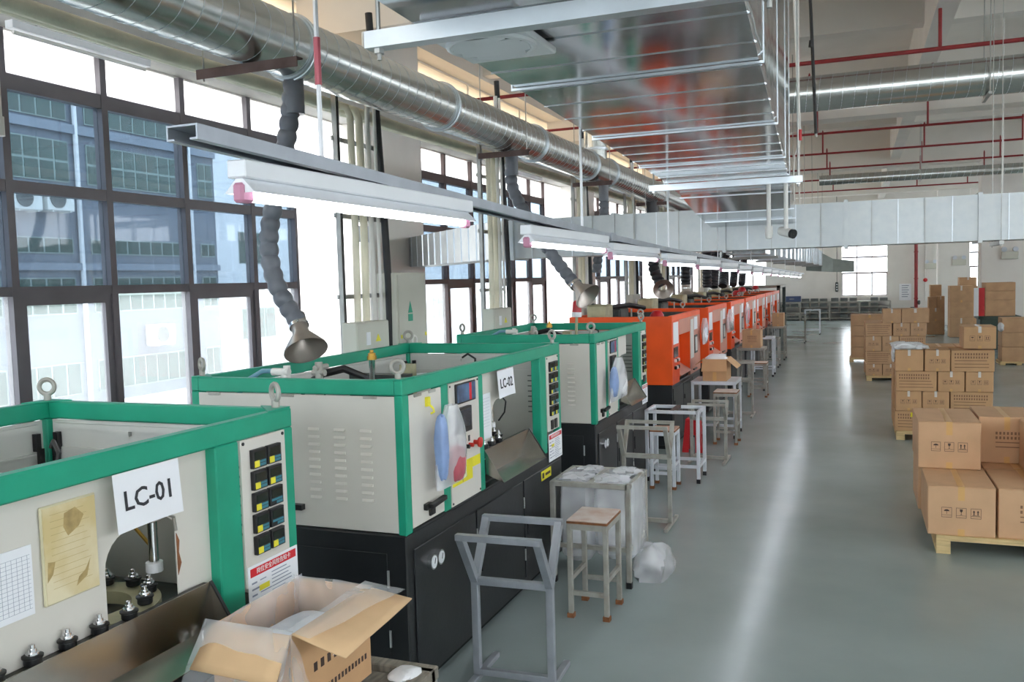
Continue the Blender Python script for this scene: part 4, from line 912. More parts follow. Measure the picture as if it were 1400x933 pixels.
LY = [1.6, 3.42, 4.75, 6.25, 7.65, 9.05, 10.45, 11.9, 13.3, 14.7, 16.1, 17.5, 18.9, 20.3, 21.7]
NTH = ['nearest', 'second', 'third', 'fourth', 'fifth', 'sixth', 'seventh', 'eighth', 'ninth', 'tenth', 'eleventh', 'twelfth', 'thirteenth', 'fourteenth', 'farthest']
def lamp(y, L=1.235):
    z = rz(y + L / 2) - .018; root = empty('fluorescent_lamp', (-1.27, y + L / 2, z - .08))
    MB().box(-1.295, -1.245, y, y + L, z - .04, z).build('housing', 'lamp_white', root, bevel=.003)
    m = MB(); m.add([(-1.262, y + .01, z - .04), (-1.31, y + .01, z - .072), (-1.23, y + .01, z - .072), (-1.278, y + .01, z - .04), (-1.262, y + L - .01, z - .04), (-1.31, y + L - .01, z - .072), (-1.23, y + L - .01, z - .072), (-1.278, y + L - .01, z - .04)], [(3, 1, 5, 7), (0, 4, 6, 2), (0, 2, 1, 3), (4, 7, 5, 6), (0, 3, 7, 4)])
    m.build('reflector', 'lamp_white', root, solid=.001, recalc=False)
    MB().cyl((-1.27, y + .035, z - .077), (-1.27, y + L - .035, z - .077), .0135, 12).build('tube', 'tube_light', root, smooth=True)
    for a in (y + .0, y + L - .045): MB().box(-1.284, -1.256, a, a + .045, z - .094, z - .05).build('lamp_holder', 'pink_holder', root, bevel=.006)
    return root
l0 = lamp(LY[0])
for i, y in enumerate(LY):
    o = l0 if i == 0 else copy_tree(l0)
    if i: o.location.y += y - LY[0]; o.location.z += rz(y + .62) - rz(LY[0] + .62)
    tag(o, ['lit fluorescent batten lamp nearest the viewer under the trunking rail', 'second lit fluorescent lamp along the rail, above LC-03'][i] if i < 2 else NTH[i] + ' lit fluorescent lamp along the trunking rail', 'lamp', 'fluorescent lamps on the rail')

# ------------------------------------------------------------------ security camera below the big duct
t = thing('security_camera', (-.5, 6.15, 2.42), 'white bullet security cameras on two drop posts under the big duct', 'camera')
for x in (-.54, -.43): MB().cyl((x, 6.12, 2.5), (x, 6.12, 2.8), .014, 12).build('post', 'pvc_white', t, smooth=True)
MB().lathe((-.54, 6.12, 2.52), (0, 0, -1), [(0, .001), (0, .026), (.05, .026), (.08, .02), (.085, .001)], 18).build('dome', 'pvc_white', t, smooth=True)
MB().lathe((-.47, 6.16, 2.49), (.75, -.6, -.25), [(0, .001), (0, .026), (.02, .03), (.1, .03)], 18).build('housing', 'pvc_white', t, smooth=True)
MB().lathe((-.47 + .075 * .99, 6.16 - .06, 2.465), (.75, -.6, -.25), [(0, .03), (.022, .031), (.022, .001)], 18).build('lens_front', 'black_plastic', t, smooth=True)

# ------------------------------------------------------------------ ceiling services on the right
SY = [12.6, 15.8, 19.0, 22.2, 25.4, 28.4, 32.4]
for i, y in enumerate(SY):
    t = thing('sprinkler_pipe', (3, y, 5.0), ['nearest red sprinkler pipe crossing above the round duct', 'red sprinkler pipe partly hidden behind the round cross duct', 'third red sprinkler pipe crossing under the ceiling', 'fourth red sprinkler pipe crossing under the ceiling', 'fifth red sprinkler pipe crossing under the ceiling', 'sixth red sprinkler pipe crossing under the ceiling', 'farthest red sprinkler pipe crossing under the ceiling'][i], 'pipe', 'red sprinkler pipes under the ceiling')
    r = .028 if i == 0 else .024
    MB().cyl((-5.5, y, 5.0), (12.5, y, 5.0), r, 10).build('main', 'red_pipe', t, smooth=True)
    for x in (-3.2, -.72, 1.0 + .15 * i, 3.4, 6.0, 9):
        MB().cyl((x, y, 5.0), (x, y, 5.5), r * .8, 8).build('riser', 'red_pipe', t, smooth=True); MB().lathe((x, y, 5.5), (0, 0, 1), [(0, r * .8), (.03, .012), (.05, .001)], 8).build('sprinkler_head', 'red_pipe', t, smooth=True)
for y, z, r, x0, lab in ((12.75, 4.62, .235, -.9, 'large round spiral duct crossing the upper right'), (25, 4.65, .13, -.9, 'thin far round duct crossing behind the sprinkler pipes')):
    t = thing('spiral_duct', (5, y, z - r), lab, 'duct')
    sg = MB().cyl((x0, y, z), (12.5, y, z), r, 32).build('duct_section', 'galv_spiral', t, smooth=True)
    helix(MB(), (x0, y, z), (1, 0, 0), 12.5 - x0, r, .15).build('spiral_seam', 'galv_flange', sg, recalc=False)
    for x in (1.55, 4.5, 7.5, 10.5):
        m = MB(); m.box(x - .02, x + .02, y - r - .08, y + r + .08, z - r - .035, z - r - .002); m.cyl((x, y - r - .06, z - r), (x, y - r - .06, ZC), .007, 6); m.cyl((x, y + r + .06, z - r), (x, y + r + .06, ZC), .007, 6); m.build('hanger', 'strut_steel', t)
t = thing('drop_conduit', (-.5, 8.8, 3.1), 'white hanging conduit with a red tip beside the big duct', 'conduit')
MB().tube([(-.56, 8.8, ZC), (-.53, 8.8, 4.75), (-.49, 8.8, 3.55)], .013, 8).build('conduit', 'pvc_white', t, smooth=True); MB().cyl((-.49, 8.8, 3.45), (-.49, 8.8, 3.55), .02, 10).build('sleeve', 'red_plastic', t)
MB().tube([(-.49, 8.8, 3.46), (-.5, 8.8, 3.4), (-.54, 8.8, 3.32), (-.55, 8.8, 3.1), (-.55, 8.9, 2.9)], .009, 8).build('cable', 'pvc_white', t, smooth=True)
t = thing('drop_conduit', (-.36, 8.8, 3.45), 'black hanging conduit next to the white one by the big duct', 'conduit')
MB().tube([(-.42, 8.8, ZC), (-.39, 8.8, 4.73), (-.345, 8.8, 3.5)], .015, 8).build('conduit', 'cable_black', t, smooth=True); MB().cyl((-.389, 8.8, 4.3), (-.383, 8.8, 4.36), .02, 10).build('coupling', 'cable_black', t); MB().cyl((-.345, 8.8, 3.47), (-.345, 8.8, 3.5), .012, 8).build('plug', 'strut_steel', t)
for x, y, lab in ((2.25, 16.5, 'thin hanging wire at the upper right, left of the pair'), (2.55, 16.5, 'thin hanging wire at the upper right, right of the pair'), (-.62, 11, 'thin pale hanging wire behind the white conduit')):
    tag(MB().cyl((x, y, 2.9), (x, y, ZC), .009, 6).build('hanging_wire', 'pvc_white'), lab, 'wire', 'hanging wires')
t = thing('water_pipe', (-4.2, 3.38, 2.9), 'thick white vertical pipe end at the left picture edge', 'pipe')
MB().cyl((-4.2, 3.38, 3.12), (-4.2, 3.38, 4.4), .028, 16).build('pipe', 'pvc_white', t, smooth=True); MB().cyl((-4.2, 3.38, 3.04), (-4.2, 3.38, 3.14), .036, 16).build('coupling', 'pvc_white', t, smooth=True)
for z in (3.5, 4.2): MB().box(-5.8, -4.2, 3.37, 3.39, z, z + .03).build('bracket', 'strut_steel', t)
# ------------------------------------------------------------------ cartons
def marks(parent, xc, y, zc, s, m='carton_ink'):
    """umbrella, wine glass and two arrows, each in a square frame, printed on a face that looks towards -y"""
    for i, nm in enumerate(('umbrella_mark', 'glass_mark', 'arrows_mark')):
        cx = xc + (i - 1) * s * 1.35; h = s * .48; b = MB(); y1 = y - .0012
        for (a, c, e, f) in ((-h, h, -h * 1.1, -h * 1.02), (-h, h, h * 1.02, h * 1.1), (-h, -h * .93, -h, h), (h * .93, h, -h, h), (-h, h, -h * .62, -h * .56)): b.box(cx + a, cx + c, y1, y, zc + e, zc + f)
        def poly(pts): b.prism([(cx + p * h, y1, zc + q * h) for p, q in pts], (0, .0012, 0))
        if i == 0:
            poly([(-.55, .25)] + [(.55 * math.cos(t), .25 + .4 * math.sin(t)) for t in [math.pi - k * math.pi / 8 for k in range(1, 8)]] + [(.55, .25)]); poly([(-.04, .3), (.04, .3), (.04, -.35), (-.04, -.35)])
        elif i == 1:
            poly([(-.3, .8), (.3, .8), (.25, .35), (.05, .12), (.05, -.3), (.25, -.42), (-.25, -.42), (-.05, -.3), (-.05, .12), (-.25, .35)])
        else:
            for q in (-.38, .38): poly([(q - .1, -.3), (q + .1, -.3), (q + .1, .3), (q + .24, .3), (q, .75), (q - .24, .3), (q - .1, .3)])
            poly([(-.7, -.46), (.7, -.46), (.7, -.36), (-.7, -.36)])
        b.build(nm, m, parent)
def print_rows(parent, x0, x1, y, z0, z1, rows, seed, m='carton_ink_soft'):
    r = random.Random(seed)
    for k in range(rows):
        b = MB(); z = z1 - (z1 - z0) * (k + .5) / rows; x = x0; h = (z1 - z0) / rows * .3; end = x1 - (x1 - x0) * r.random() * .12
        if k < 2:
            while x < end: b.box(x, x + h * 1.3, y - .001, y, z - h, z + h); x += h * 2.4
        else: b.box(x0, end, y - .001, y, z - h * .35, z + h * .35)
        b.build('print_line', m, parent)
CG = {}
def carton(x0, x1, y0, y1, z0, z1, label, group, front='marks', m='cardboard', tape='tape', seed=0, rot=0., ajar=False):
    t = thing('carton', ((x0 + x1) / 2, (y0 + y1) / 2, z0), label, 'carton', group)
    MB().box(x0, x1, y0, y1, z0, z1 - .004).build('body', m, t, bevel=.006)
    xm = (x0 + x1) / 2
    if front == 'long':
        for a, b in ((y0, (y0 + y1) / 2 - .002), ((y0 + y1) / 2 + .002, y1)): MB().box(x0 + .002, x1 - .002, a + .002, b, z1 - .004, z1).build('flap', m, t)
        print_rows(t, x0 + (x1 - x0) * .08, x1 - (x1 - x0) * .08, y0, z0 + (z1 - z0) * .12, z1 - (z1 - z0) * .12, 5, seed)
    else:
        for k, (a, b) in enumerate(((x0, xm - .002), (xm + .002, x1))):
            if ajar and k == 0: MB().add([(a, y0 + .002, z1 - .003), (b, y0 + .002, z1 + .02), (b, y1, z1 + .02), (a, y1, z1 - .003)], [(0, 1, 2, 3)]).build('flap', m, t, solid=.004)
            else: MB().box(a + .002, b, y0 + .002, y1 - .002, z1 - .004, z1).build('flap', m, t)
        tw = min(.05, (x1 - x0) * .1)
        if tape:
            MB().box(xm - tw / 2, xm + tw / 2, y0, y1, z1, z1 + .0012).build('tape', tape, t); MB().box(xm - tw / 2, xm + tw / 2, y0 - .0012, y0, z1 - (z1 - z0) * .28, z1).build('tape', tape, t)
            MB().box(xm - tw / 2, xm + tw / 2, y0 - .0012, y0, z0, z0 + (z1 - z0) * .14).build('tape', 'tape', t)
        if front == 'marks': marks(t, xm, y0, z0 + (z1 - z0) * .47, min(.075, (x1 - x0) * .17))
        elif front == 'rows': print_rows(t, x0 + (x1 - x0) * .3, x1 - (x1 - x0) * .2, y0, z0 + (z1 - z0) * .3, z1 - (z1 - z0) * .3, 4, seed)
    if rot: t.rotation_euler.z = rot
    return t
def pallet(x0, x1, y0, y1, h, label, m='pallet_wood'):
    t = thing('pallet', ((x0 + x1) / 2, (y0 + y1) / 2, 0), label, 'pallet', 'wooden pallets')
    n = 6; st = (y1 - y0) / n
    for i in range(n): MB().box(x0, x1, y0 + i * st + .01, y0 + (i + 1) * st - .01, h - .02, h).build('deck_board', m, t, bevel=.002)
    nx = 3
    for i in range(nx):
        xc = x0 + .05 + (x1 - x0 - .1) * i / (nx - 1)
        MB().box(xc - .05, xc + .05, y0, y1, 0, .018).build('bottom_board', m, t)
        for j in range(3):
            yc = y0 + .06 + (y1 - y0 - .12) * j / 2
            MB().box(xc - .05, xc + .05, yc - .06, yc + .06, .018, h - .04).build('block', m, t)
    for j in range(3):
        yc = y0 + .06 + (y1 - y0 - .12) * j / 2; MB().box(x0, x1, yc - .05, yc + .05, h - .04, h - .02).build('stringer', m, t)
    return t
# near pallet on the right
pallet(.58, 2.0, 7.42, 8.95, .14, 'pale wooden pallet under the nearest cartons on the right')
A = 'cartons on the nearest pallet'; CN = 'cardboard_new'
carton(.52, .99, 7.45, 8.2, .14, .525, 'nearest carton on the near pallet, lower left, with three handling marks', A, m=CN)
carton(1.01, 1.5, 7.47, 8.2, .14, .525, 'lower right carton at the picture edge on the near pallet', A, front='rows', m=CN, seed=4)
carton(1.52, 1.99, 7.47, 8.2, .14, .525, 'lower carton beyond the right picture edge on the near pallet', A, front='rows', m=CN, seed=5)
carton(.5, .98, 8.22, 8.95, .14, .525, 'carton at the back of the bottom layer of the near pallet, left', A, front=None, m=CN)
carton(1.0, 1.5, 8.22, 8.95, .14, .525, 'carton at the back of the bottom layer of the near pallet, right', A, front=None, m=CN)
carton(.49, .965, 8.1, 8.9, .528, .925, 'upper carton standing on the near pallet with three handling marks', A, m=CN)
carton(.985, 1.42, 8.45, 9.1, .528, .925, 'shaded upper carton behind, next to the marked upper carton', A, front='rows', m=CN, seed=9)
carton(1.29, 1.75, 7.75, 8.42, .528, .925, 'upper carton at the right picture edge on the near pallet', A, front='rows', m=CN, seed=8)
# second stack
pallet(.49, 1.63, 12.36, 13.6, .115, 'wooden pallet under the second carton stack')
B = 'cartons on the second pallet'
rows = [(.117, .378, [(.47, .97, 'long'), (.98, 1.29, 'marks'), (1.3, 1.62, 'marks')]), (.38, .638, [(.485, .79, 'marks'), (.8, 1.11, 'marks'), (1.125, 1.605, 'long')]), (.64, .898, [(.485, .965, 'long'), (.98, 1.285, 'marks'), (1.297, 1.61, 'marks')]), (.9, 1.175, [(.47, .805, None), (.825, 1.12, 'marks'), (1.13, 1.62, 'long')])]
RN = ['bottom', 'second', 'third', 'top']; CNm = ['left', 'middle', 'right']
for r, (z0, z1, L_) in enumerate(rows):
    for c, (x0, x1, f) in enumerate(L_):
        carton(x0, x1, 12.4, 12.4 + (.31 if f == 'long' else .5), z0, z1, '%s carton of the %s row in the front of the second stack%s' % (CNm[c], RN[r], ', with printed lines' if f == 'long' else ''), B, f, tape='tape_clear', seed=r * 3 + c, ajar=(r == 3 and c == 1), rot=.02 if (r, c) == (3, 0) else 0)
    for c in range(3): carton(.47 + c * .385, .85 + c * .385, 12.93, 13.5, z0, z1, '%s carton of the %s row at the back of the second stack' % (CNm[c], RN[r]), B, None)
carton(1.27, 1.635, 12.4, 12.9, 1.19, 1.47, 'single carton on top of the second stack with a bulging lid', B, 'marks', tape='tape_clear')
def crumple(name, cx, cy, cz, sx, sy, sz, m, seed, label=None, cat=None, parent=None, n=20, k=10, amp=.18, flat=None):
    r = random.Random(seed); ph = [(r.uniform(1, 7), r.uniform(1, 7), r.uniform(0, 6)) for _ in range(7)]; vs = []; fs = []
    for j in range(k + 1):
        v = -math.pi / 2 + math.pi * j / k
        for i in range(n):
            u = 2 * math.pi * i / n; g = 1 + amp * sum(math.sin(int(a) * u + c) * math.cos(b * v + c) for a, b, c in ph) / 3
            cu, su = math.cos(u), math.sin(u); e = lambda q: math.copysign(abs(q) ** .6, q)
            z = cz + sz * math.sin(v) * (1 + amp * .4 * math.sin(3 * u))
            if flat is not None: z = max(z, flat)
            vs.append((cx + sx * e(cu) * math.cos(v) ** .6 * g if math.cos(v) > 0 else cx, cy + sy * e(su) * math.cos(v) ** .6 * g if math.cos(v) > 0 else cy, z))
    for j in range(k):
        for i in range(n): fs.append((j * n + i, j * n + (i + 1) % n, (j + 1) * n + (i + 1) % n, (j + 1) * n + i))
    o = MB().add(vs, fs).build(name, m, parent, smooth=True)
    if label: tag(o, label, cat)
    return o
t = thing('plastic_film', (.62, 12.6, 1.178), 'crumpled white plastic film on top of the second stack', 'film')
for i, (x, y, sx, sy, sz) in enumerate(((.6, 12.5, .13, .1, .06), (.7, 12.7, .14, .15, .05), (.55, 12.75, .1, .12, .055), (.78, 12.55, .08, .1, .035))): crumple('fold', x, y, 1.2, sx, sy, sz, 'plastic_white', 30 + i, parent=t, amp=.4, n=26, k=12, flat=1.18)
crumple('fold', .455, 12.5, 1.12, .02, .1, .1, 'plastic_white', 39, parent=t, amp=.4)
tag(MB().box(.66, .73, 12.392, 12.398, .3, .36).build('sticky_note', 'paper_yellow'), 'pale yellow note stuck on the bottom carton of the second stack', 'note')
# third stack
pallet(.2, 1.26, 19.0, 20.3, .1, 'reddish wooden pallet under the third carton stack')
Cg = 'cartons on the third pallet'
rows = [(.102, .335, [(.18, .49, 'marks'), (.5, .8, 'marks'), (.81, 1.27, 'long')]), (.337, .595, [(.18, .66, 'long'), (.67, .97, 'marks'), (.98, 1.28, 'marks')]), (.597, .9, [(.18, .48, 'marks'), (.49, .8, 'marks'), (.81, 1.28, 'long')]), (.902, 1.16, [(.18, .67, 'long'), (.69, 1.0, 'marks'), (1.01, 1.29, 'marks')]), (1.162, 1.44, [(.5, .84, None), (.85, 1.34, None)])]
RN = ['bottom', 'second', 'third', 'fourth', 'top']
for r, (z0, z1, L_) in enumerate(rows):
    for c, (x0, x1, f) in enumerate(L_): carton(x0, x1, 19.05, 19.6, z0, z1, '%s carton of the %s row in the third stack%s' % ((CNm[c] if len(L_) == 3 else ['left', 'right'][c]), RN[r], ' from the front' if r < 4 else ''), Cg, f, m='cardboard_far', tape='tape_clear', seed=40 + r * 3 + c)
    if r < 4: carton(.16, .9, 19.65, 20.25, z0, z1, 'rear carton of the %s row in the third stack' % RN[r], Cg, None, m='cardboard_far')
# stack behind it and the farther heaps
for i in range(4): carton(-.12, .75, 23.0, 23.6, .1 + i * .265, .36 + i * .265, '%s carton of the stack peeping out left behind the third stack' % ['lowest', 'second', 'third', 'uppermost'][i], 'cartons behind the third stack', None, m='cardboard_far')
pallet(-.15, .8, 22.95, 23.7, .1, 'pallet under the stack behind the third stack')
D = 'cartons by the far columns'
far = [(2.25, 2.8, 33, 33.6, 0, .46, 'lowest carton left of the tall far stack'), (2.25, 2.8, 33, 33.6, .46, .9, 'second carton left of the tall far stack'), (2.3, 2.55, 33, 33.4, .9, 1.28, 'third carton at the left in the far heap'), (2.56, 2.8, 33, 33.5, .9, 1.3, 'fourth carton in the far heap beside the tall stack'), (2.4, 2.75, 33.6, 34.1, .9, 1.68, 'tall narrow carton at the back of the far heap'),
       (2.83, 3.5, 31.6, 32.3, 0, .62, 'lowest carton of the tall far stack'), (2.83, 3.5, 31.6, 32.3, .62, 1.12, 'second carton of the tall far stack'), (2.83, 3.5, 31.6, 32.3, 1.12, 1.66, 'uppermost carton of the tall far stack'), (3.15, 3.75, 32.5, 33.2, 0, 1.62, 'big carton behind the tall far stack'), (3.2, 3.7, 32.5, 33.1, 1.62, 1.92, 'carton on top of the big one at the far window')]
for i, (a, b, c, d, e, f, lab) in enumerate(far): carton(a, b, c, d, e, f, lab, D, None, m='cardboard_far', tape='tape_clear' if i % 2 else None)
t = thing('storage_bin', (3.5, 26.4, 0), 'dark green bin carrying the flat cartons by the white column', 'bin')
MB().box(3.05, 3.95, 26, 26.8, .05, .9).build('body', 'green_bin', t, bevel=.03); MB().box(3.0, 4.0, 25.96, 26.84, .86, .94).build('rim', 'green_bin', t, bevel=.01)
for x in (3.12, 3.88): MB().cyl((x, 26.05, .0), (x, 26.05, .06), .05, 10).build('foot', 'black_plastic', t)
for i, (z0, z1, lab) in enumerate(((.945, 1.37, 'lowest of three cartons stacked on the green bin'), (1.372, 1.6, 'middle of three cartons stacked on the green bin'), (1.602, 1.82, 'topmost of three cartons stacked on the green bin'))): carton(3.16, 3.86, 26, 26.7, z0, z1, lab, 'cartons on the green bin', None, m='cardboard_far', tape=None)
t = thing('display_board', (3.03, 26.1, .95), 'upright red and white board leaning beside the cartons on the green bin', 'board')
MB().box(2.9, 3.01, 26.0, 26.05, .95, 1.69).build('white_panel', 'paper', t); MB().box(3.01, 3.15, 26.0, 26.05, .95, 1.69).build('red_panel', 'red_plastic', t)
for i in range(3): carton(3.08, 3.75, 22.5, 23.1, .08 + i * .33, .405 + i * .33, '%s carton of the stack at the right picture edge' % ['lowest', 'middle', 'top'][i], 'cartons at the right picture edge', None, m='cardboard_far', tape=None)
pallet(3.05, 3.8, 22.45, 23.2, .08, 'pallet under the stack at the right picture edge')
crumple('plastic_film', 3.07, 22.6, .86, .05, .2, .1, 'plastic_white', 8, 'white film hanging from the stack at the right picture edge', 'film')

# ------------------------------------------------------------------ steel stands, stools, racks
def vstand(x0, x1, y, zj, zt, dy, label, m='steel_paint', w_=.04, rot=0.):
    t = thing('v_frame_stand', ((x0 + x1) / 2, y, 0), label, 'stand', 'V-shaped steel stands')
    for x in (x0, x1):
        MB().box(x - w_ / 2, x + w_ / 2, y - w_ / 2, y + w_ / 2, .03, zj).build('leg', m, t, bevel=.003)
        MB().bar((x, y, zj - .02), (x, y - dy, zt), w_, w_).build('arm', m, t); MB().bar((x, y, zj - .02), (x, y + dy, zt), w_, w_).build('arm', m, t)
        MB().box(x - w_ / 2, x + w_ / 2, y - .22, y + .3, 0, .03).build('foot', m, t, bevel=.003)
    for s_ in (-1, 1): MB().bar((x0 - w_ / 2, y + s_ * dy, zt), (x1 + w_ / 2, y + s_ * dy, zt), w_, w_ * .8).build('top_rail', m, t)
    MB().box(x0, x1, y - w_ / 2, y + w_ / 2, zj - .04, zj).build('cross_rail', m, t, bevel=.003); MB().box(x0, x1, y - w_ / 2, y + w_ / 2, .03, .065).build('bottom_rail', m, t, bevel=.003)
    t.rotation_euler.z = rot; return t
vstand(-1.96, -1.53, 4.34, .58, .86, .2, 'bare grey V-shaped steel stand nearest the viewer on the floor', rot=.04)
vstand(-1.94, -1.53, 7.6, .64, .9, .16, 'V-shaped steel stand behind the bag rack', 'old_steel', .035)
vstand(-1.83, -1.43, 10.45, .53, .7, .16, 'low V-shaped steel stand in front of the red plastic stool', 'old_steel', .035)
vstand(-1.9, -1.5, 14.0, .6, .85, .16, 'V-shaped steel stand past the white table with the open carton', 'old_steel', .035)
def stool(x0, x1, y0, y1, h, label, board='stool_board', m='old_steel', w_=.032):
    t = thing('stool', ((x0 + x1) / 2, (y0 + y1) / 2, 0), label, 'stool', 'square steel stools')
    for x, y in ((x0, y0), (x1, y0), (x0, y1), (x1, y1)):
        l = MB().box(x - w_ / 2, x + w_ / 2, y - w_ / 2, y + w_ / 2, .012, h - .02).build('leg', m, t, bevel=.003); MB().box(x - w_ * .7, x + w_ * .7, y - w_ * .7, y + w_ * .7, 0, .03).build('foot', 'rust', l)
    for y in (y0, y1): MB().box(x0, x1, y - w_ * .4, y + w_ * .4, h - .06, h - .02).build('apron', m, t); MB().box(x0, x1, y - w_ * .35, y + w_ * .35, .15, .18).build('rung', m, t)
    for x in (x0, x1): MB().box(x - w_ * .4, x + w_ * .4, y0, y1, h - .06, h - .02).build('apron', m, t); MB().box(x - w_ * .35, x + w_ * .35, y0, y1, .24, .27).build('rung', m, t)
    MB().box(x0 - w_ / 2, x1 + w_ / 2, y0 - w_ / 2, y1 + w_ / 2, h - .02, h - .006).build('seat_frame', 'rust', t); MB().box(x0 - w_ * .45, x1 + w_ * .45, y0 - w_ * .45, y1 + w_ * .45, h - .006, h + .004).build('seat', board, t, bevel=.003)
    return t
stool(-1.735, -1.495, 5.345, 5.665, .645, 'square steel stool with a worn board seat in front of the bag rack')
stool(-1.985, -1.755, 8.95, 9.2, .62, 'steel stool with a pinkish seat inside the open rack', 'stool_board_pink', 'white_steel')
stool(-1.72, -1.45, 11.55, 11.85, .69, 'steel stool with a pale seat beside the white table')
stool(-1.8, -1.5, 16.2, 16.5, .62, 'steel stool in front of the rack with the second carton')
def rack(x0, x1, y0, y1, h, label, m='old_steel', w_=.035, mid=True, name='steel_rack', top=None, shelf=.16):
    t = thing(name, ((x0 + x1) / 2, (y0 + y1) / 2, 0), label, 'rack', 'steel racks along the machines')
    for x, y in ((x0, y0), (x1, y0), (x0, y1), (x1, y1)):
        l = MB().box(x - w_ / 2, x + w_ / 2, y - w_ / 2, y + w_ / 2, .03, h).build('leg', m, t, bevel=.003); MB().box(x - w_ / 2 - .002, x + w_ / 2 + .002, y - w_ / 2 - .002, y + w_ / 2 + .002, 0, .045).build('foot', 'black_plastic', l)
    for y in (y0, y1): MB().box(x0, x1, y - w_ / 2, y + w_ / 2, h - w_, h).build('top_rail', m, t, bevel=.003); MB().box(x0, x1, y - w_ * .4, y + w_ * .4, shelf, shelf + .03).build('lower_rail', m, t)
    for x in (x0, x1): MB().box(x - w_ / 2, x + w_ / 2, y0, y1, h - w_, h).build('top_rail', m, t, bevel=.003); MB().box(x - w_ * .4, x + w_ * .4, y0, y1, shelf, shelf + .03).build('lower_rail', m, t)
    if mid: MB().box((x0 + x1) / 2 - w_ * .7, (x0 + x1) / 2 + w_ * .7, y0, y1, h - w_ * .8, h + .002).build('middle_bar', 'rust_angle' if m == 'white_steel' else m, t)
    if top: MB().box(x0 - .02, x1 + .02, y0 - .02, y1 + .02, h, h + .012).build('table_top', top, t)
    return t
rack(-2.06, -1.5, 5.97, 6.5, .745, 'open steel rack holding clear plastic bags beside the worn stool', name='bag_rack', shelf=.26)
rack(-2.11, -1.56, 9.29, 9.7, .775, 'open white steel rack standing over the pinkish stool', 'white_steel')
rack(-2.08, -1.52, 12.0, 12.6, .76, 'white steel table with the open carton on it', 'white_steel', mid=False, top='white_steel', name='steel_table')
rack(-2.1, -1.62, 17.1, 17.6, .8, 'steel rack carrying the second carton down the row', 'old_steel', top='old_steel', name='steel_table')
rack(-2.1, -1.66, 19.5, 20.0, .85, 'white steel rack past the second carton', 'white_steel')
rack(-2.1, -1.7, 21.4, 21.9, .7, 'low grey steel rack further down the row', 'old_steel')
rack(-2.1, -1.7, 23.3, 23.9, .85, 'steel table carrying the farthest carton', 'old_steel', top='old_steel', name='steel_table')
rack(-2.1, -1.5, 29.0, 29.6, .9, 'grey steel rack beside the dark machine at the end', 'old_steel')
rack(-1.7, -1.2, 33, 33.5, .9, 'white rack near the far shelving', 'white_steel', name='steel_table')
# clear bags in the rack
def bag_wall(name, x0, x1, y0, y1, z0, z1, parent, m, seed, bulge=.05):
    r = random.Random(seed); n = 28; k = 12; vs = []; fs = []; ph = [(r.randint(2, 9), r.uniform(0, 6), r.uniform(1, 4)) for _ in range(6)]
    for j in range(k + 1):
        f = j / k; z = z0 + (z1 - z0) * f
        for i in range(n):
            u = 2 * math.pi * i / n; e = lambda q: math.copysign(abs(q) ** .45, q)
            g = 1 + bulge * math.sin(math.pi * min(1, (1 - f) * 1.1)) + .018 * sum(math.sin(a * u + c + d * f) for a, c, d in ph)
            if j == 0: g *= .75
            vs.append(((x0 + x1) / 2 + (x1 - x0) / 2 * e(math.cos(u)) * g, (y0 + y1) / 2 + (y1 - y0) / 2 * e(math.sin(u)) * g, z))
    for j in range(k):
        for i in range(n): fs.append((j * n + i, j * n + (i + 1) % n, (j + 1) * n + (i + 1) % n, (j + 1) * n + i))
    fs.append(tuple(range(n)))
    return MB().add(vs, fs).build(name, m, parent, smooth=True)
for i, (x0, x1, lab) in enumerate(((-2.03, -1.79, 'clear plastic bag hanging in the left half of the bag rack'), (-1.77, -1.5, 'clear plastic bag bulging from the right half of the bag rack'))):
    t = thing('plastic_bag', ((x0 + x1) / 2, 6.23, .1), lab, 'plastic bag', 'clear bags in the bag rack')
    bag_wall('bag', x0, x1 + (.03 if i else 0), 6.0, 6.47, .14 if not i else .17, .75, t, 'plastic_bag', 5 + i, .07)
    crumple('contents', (x0 + x1) / 2, 6.23, .33, .08, .17, .16, 'plastic_white', 20 + i, parent=t)
    crumple('bag_rim', (x0 + x1) / 2 - .02, 6.1, .745, .1, .1, .035, 'plastic_bag', 60 + i, parent=t, amp=.5); crumple('bag_rim', (x0 + x1) / 2 + .03, 6.4, .745, .08, .07, .03, 'plastic_bag', 70 + i, parent=t, amp=.5)
crumple('plastic_bag', -1.4, 6.3, .08, .13, .2, .15, 'plastic_bag', 31, 'filled clear plastic bag slumped on the floor right of the bag rack', 'plastic bag', flat=.0)
t = thing('plastic_stool', (-1.9, 11.05, 0), 'red plastic stool tucked beside the low V-shaped stand', 'stool')
vs = [(-2.03, 10.92, 0), (-1.79, 10.92, 0), (-1.79, 11.16, 0), (-2.03, 11.16, 0), (-1.99, 10.96, .4), (-1.83, 10.96, .4), (-1.83, 11.12, .4), (-1.99, 11.12, .4)]
for i in range(4):
    j = (i + 1) % 4; a, b, c, d = (Vector(vs[q]) for q in (i, j, j + 4, i + 4))
    for (p, q) in ((0, .32), (.68, 1)): MB().add([a.lerp(b, p), a.lerp(b, q), d.lerp(c, q), d.lerp(c, p)], [(0, 1, 2, 3)]).build('leg', 'red_plastic', t, solid=.012)
    MB().add([a.lerp(d, .55).lerp(b.lerp(c, .55), .3), a.lerp(d, .55).lerp(b.lerp(c, .55), .7), d.lerp(c, .7), d.lerp(c, .3)], [(0, 1, 2, 3)]).build('apron', 'red_plastic', t, solid=.012)
MB().box(-2.0, -1.82, 10.95, 11.13, .39, .42).build('seat', 'red_plastic', t, bevel=.012)

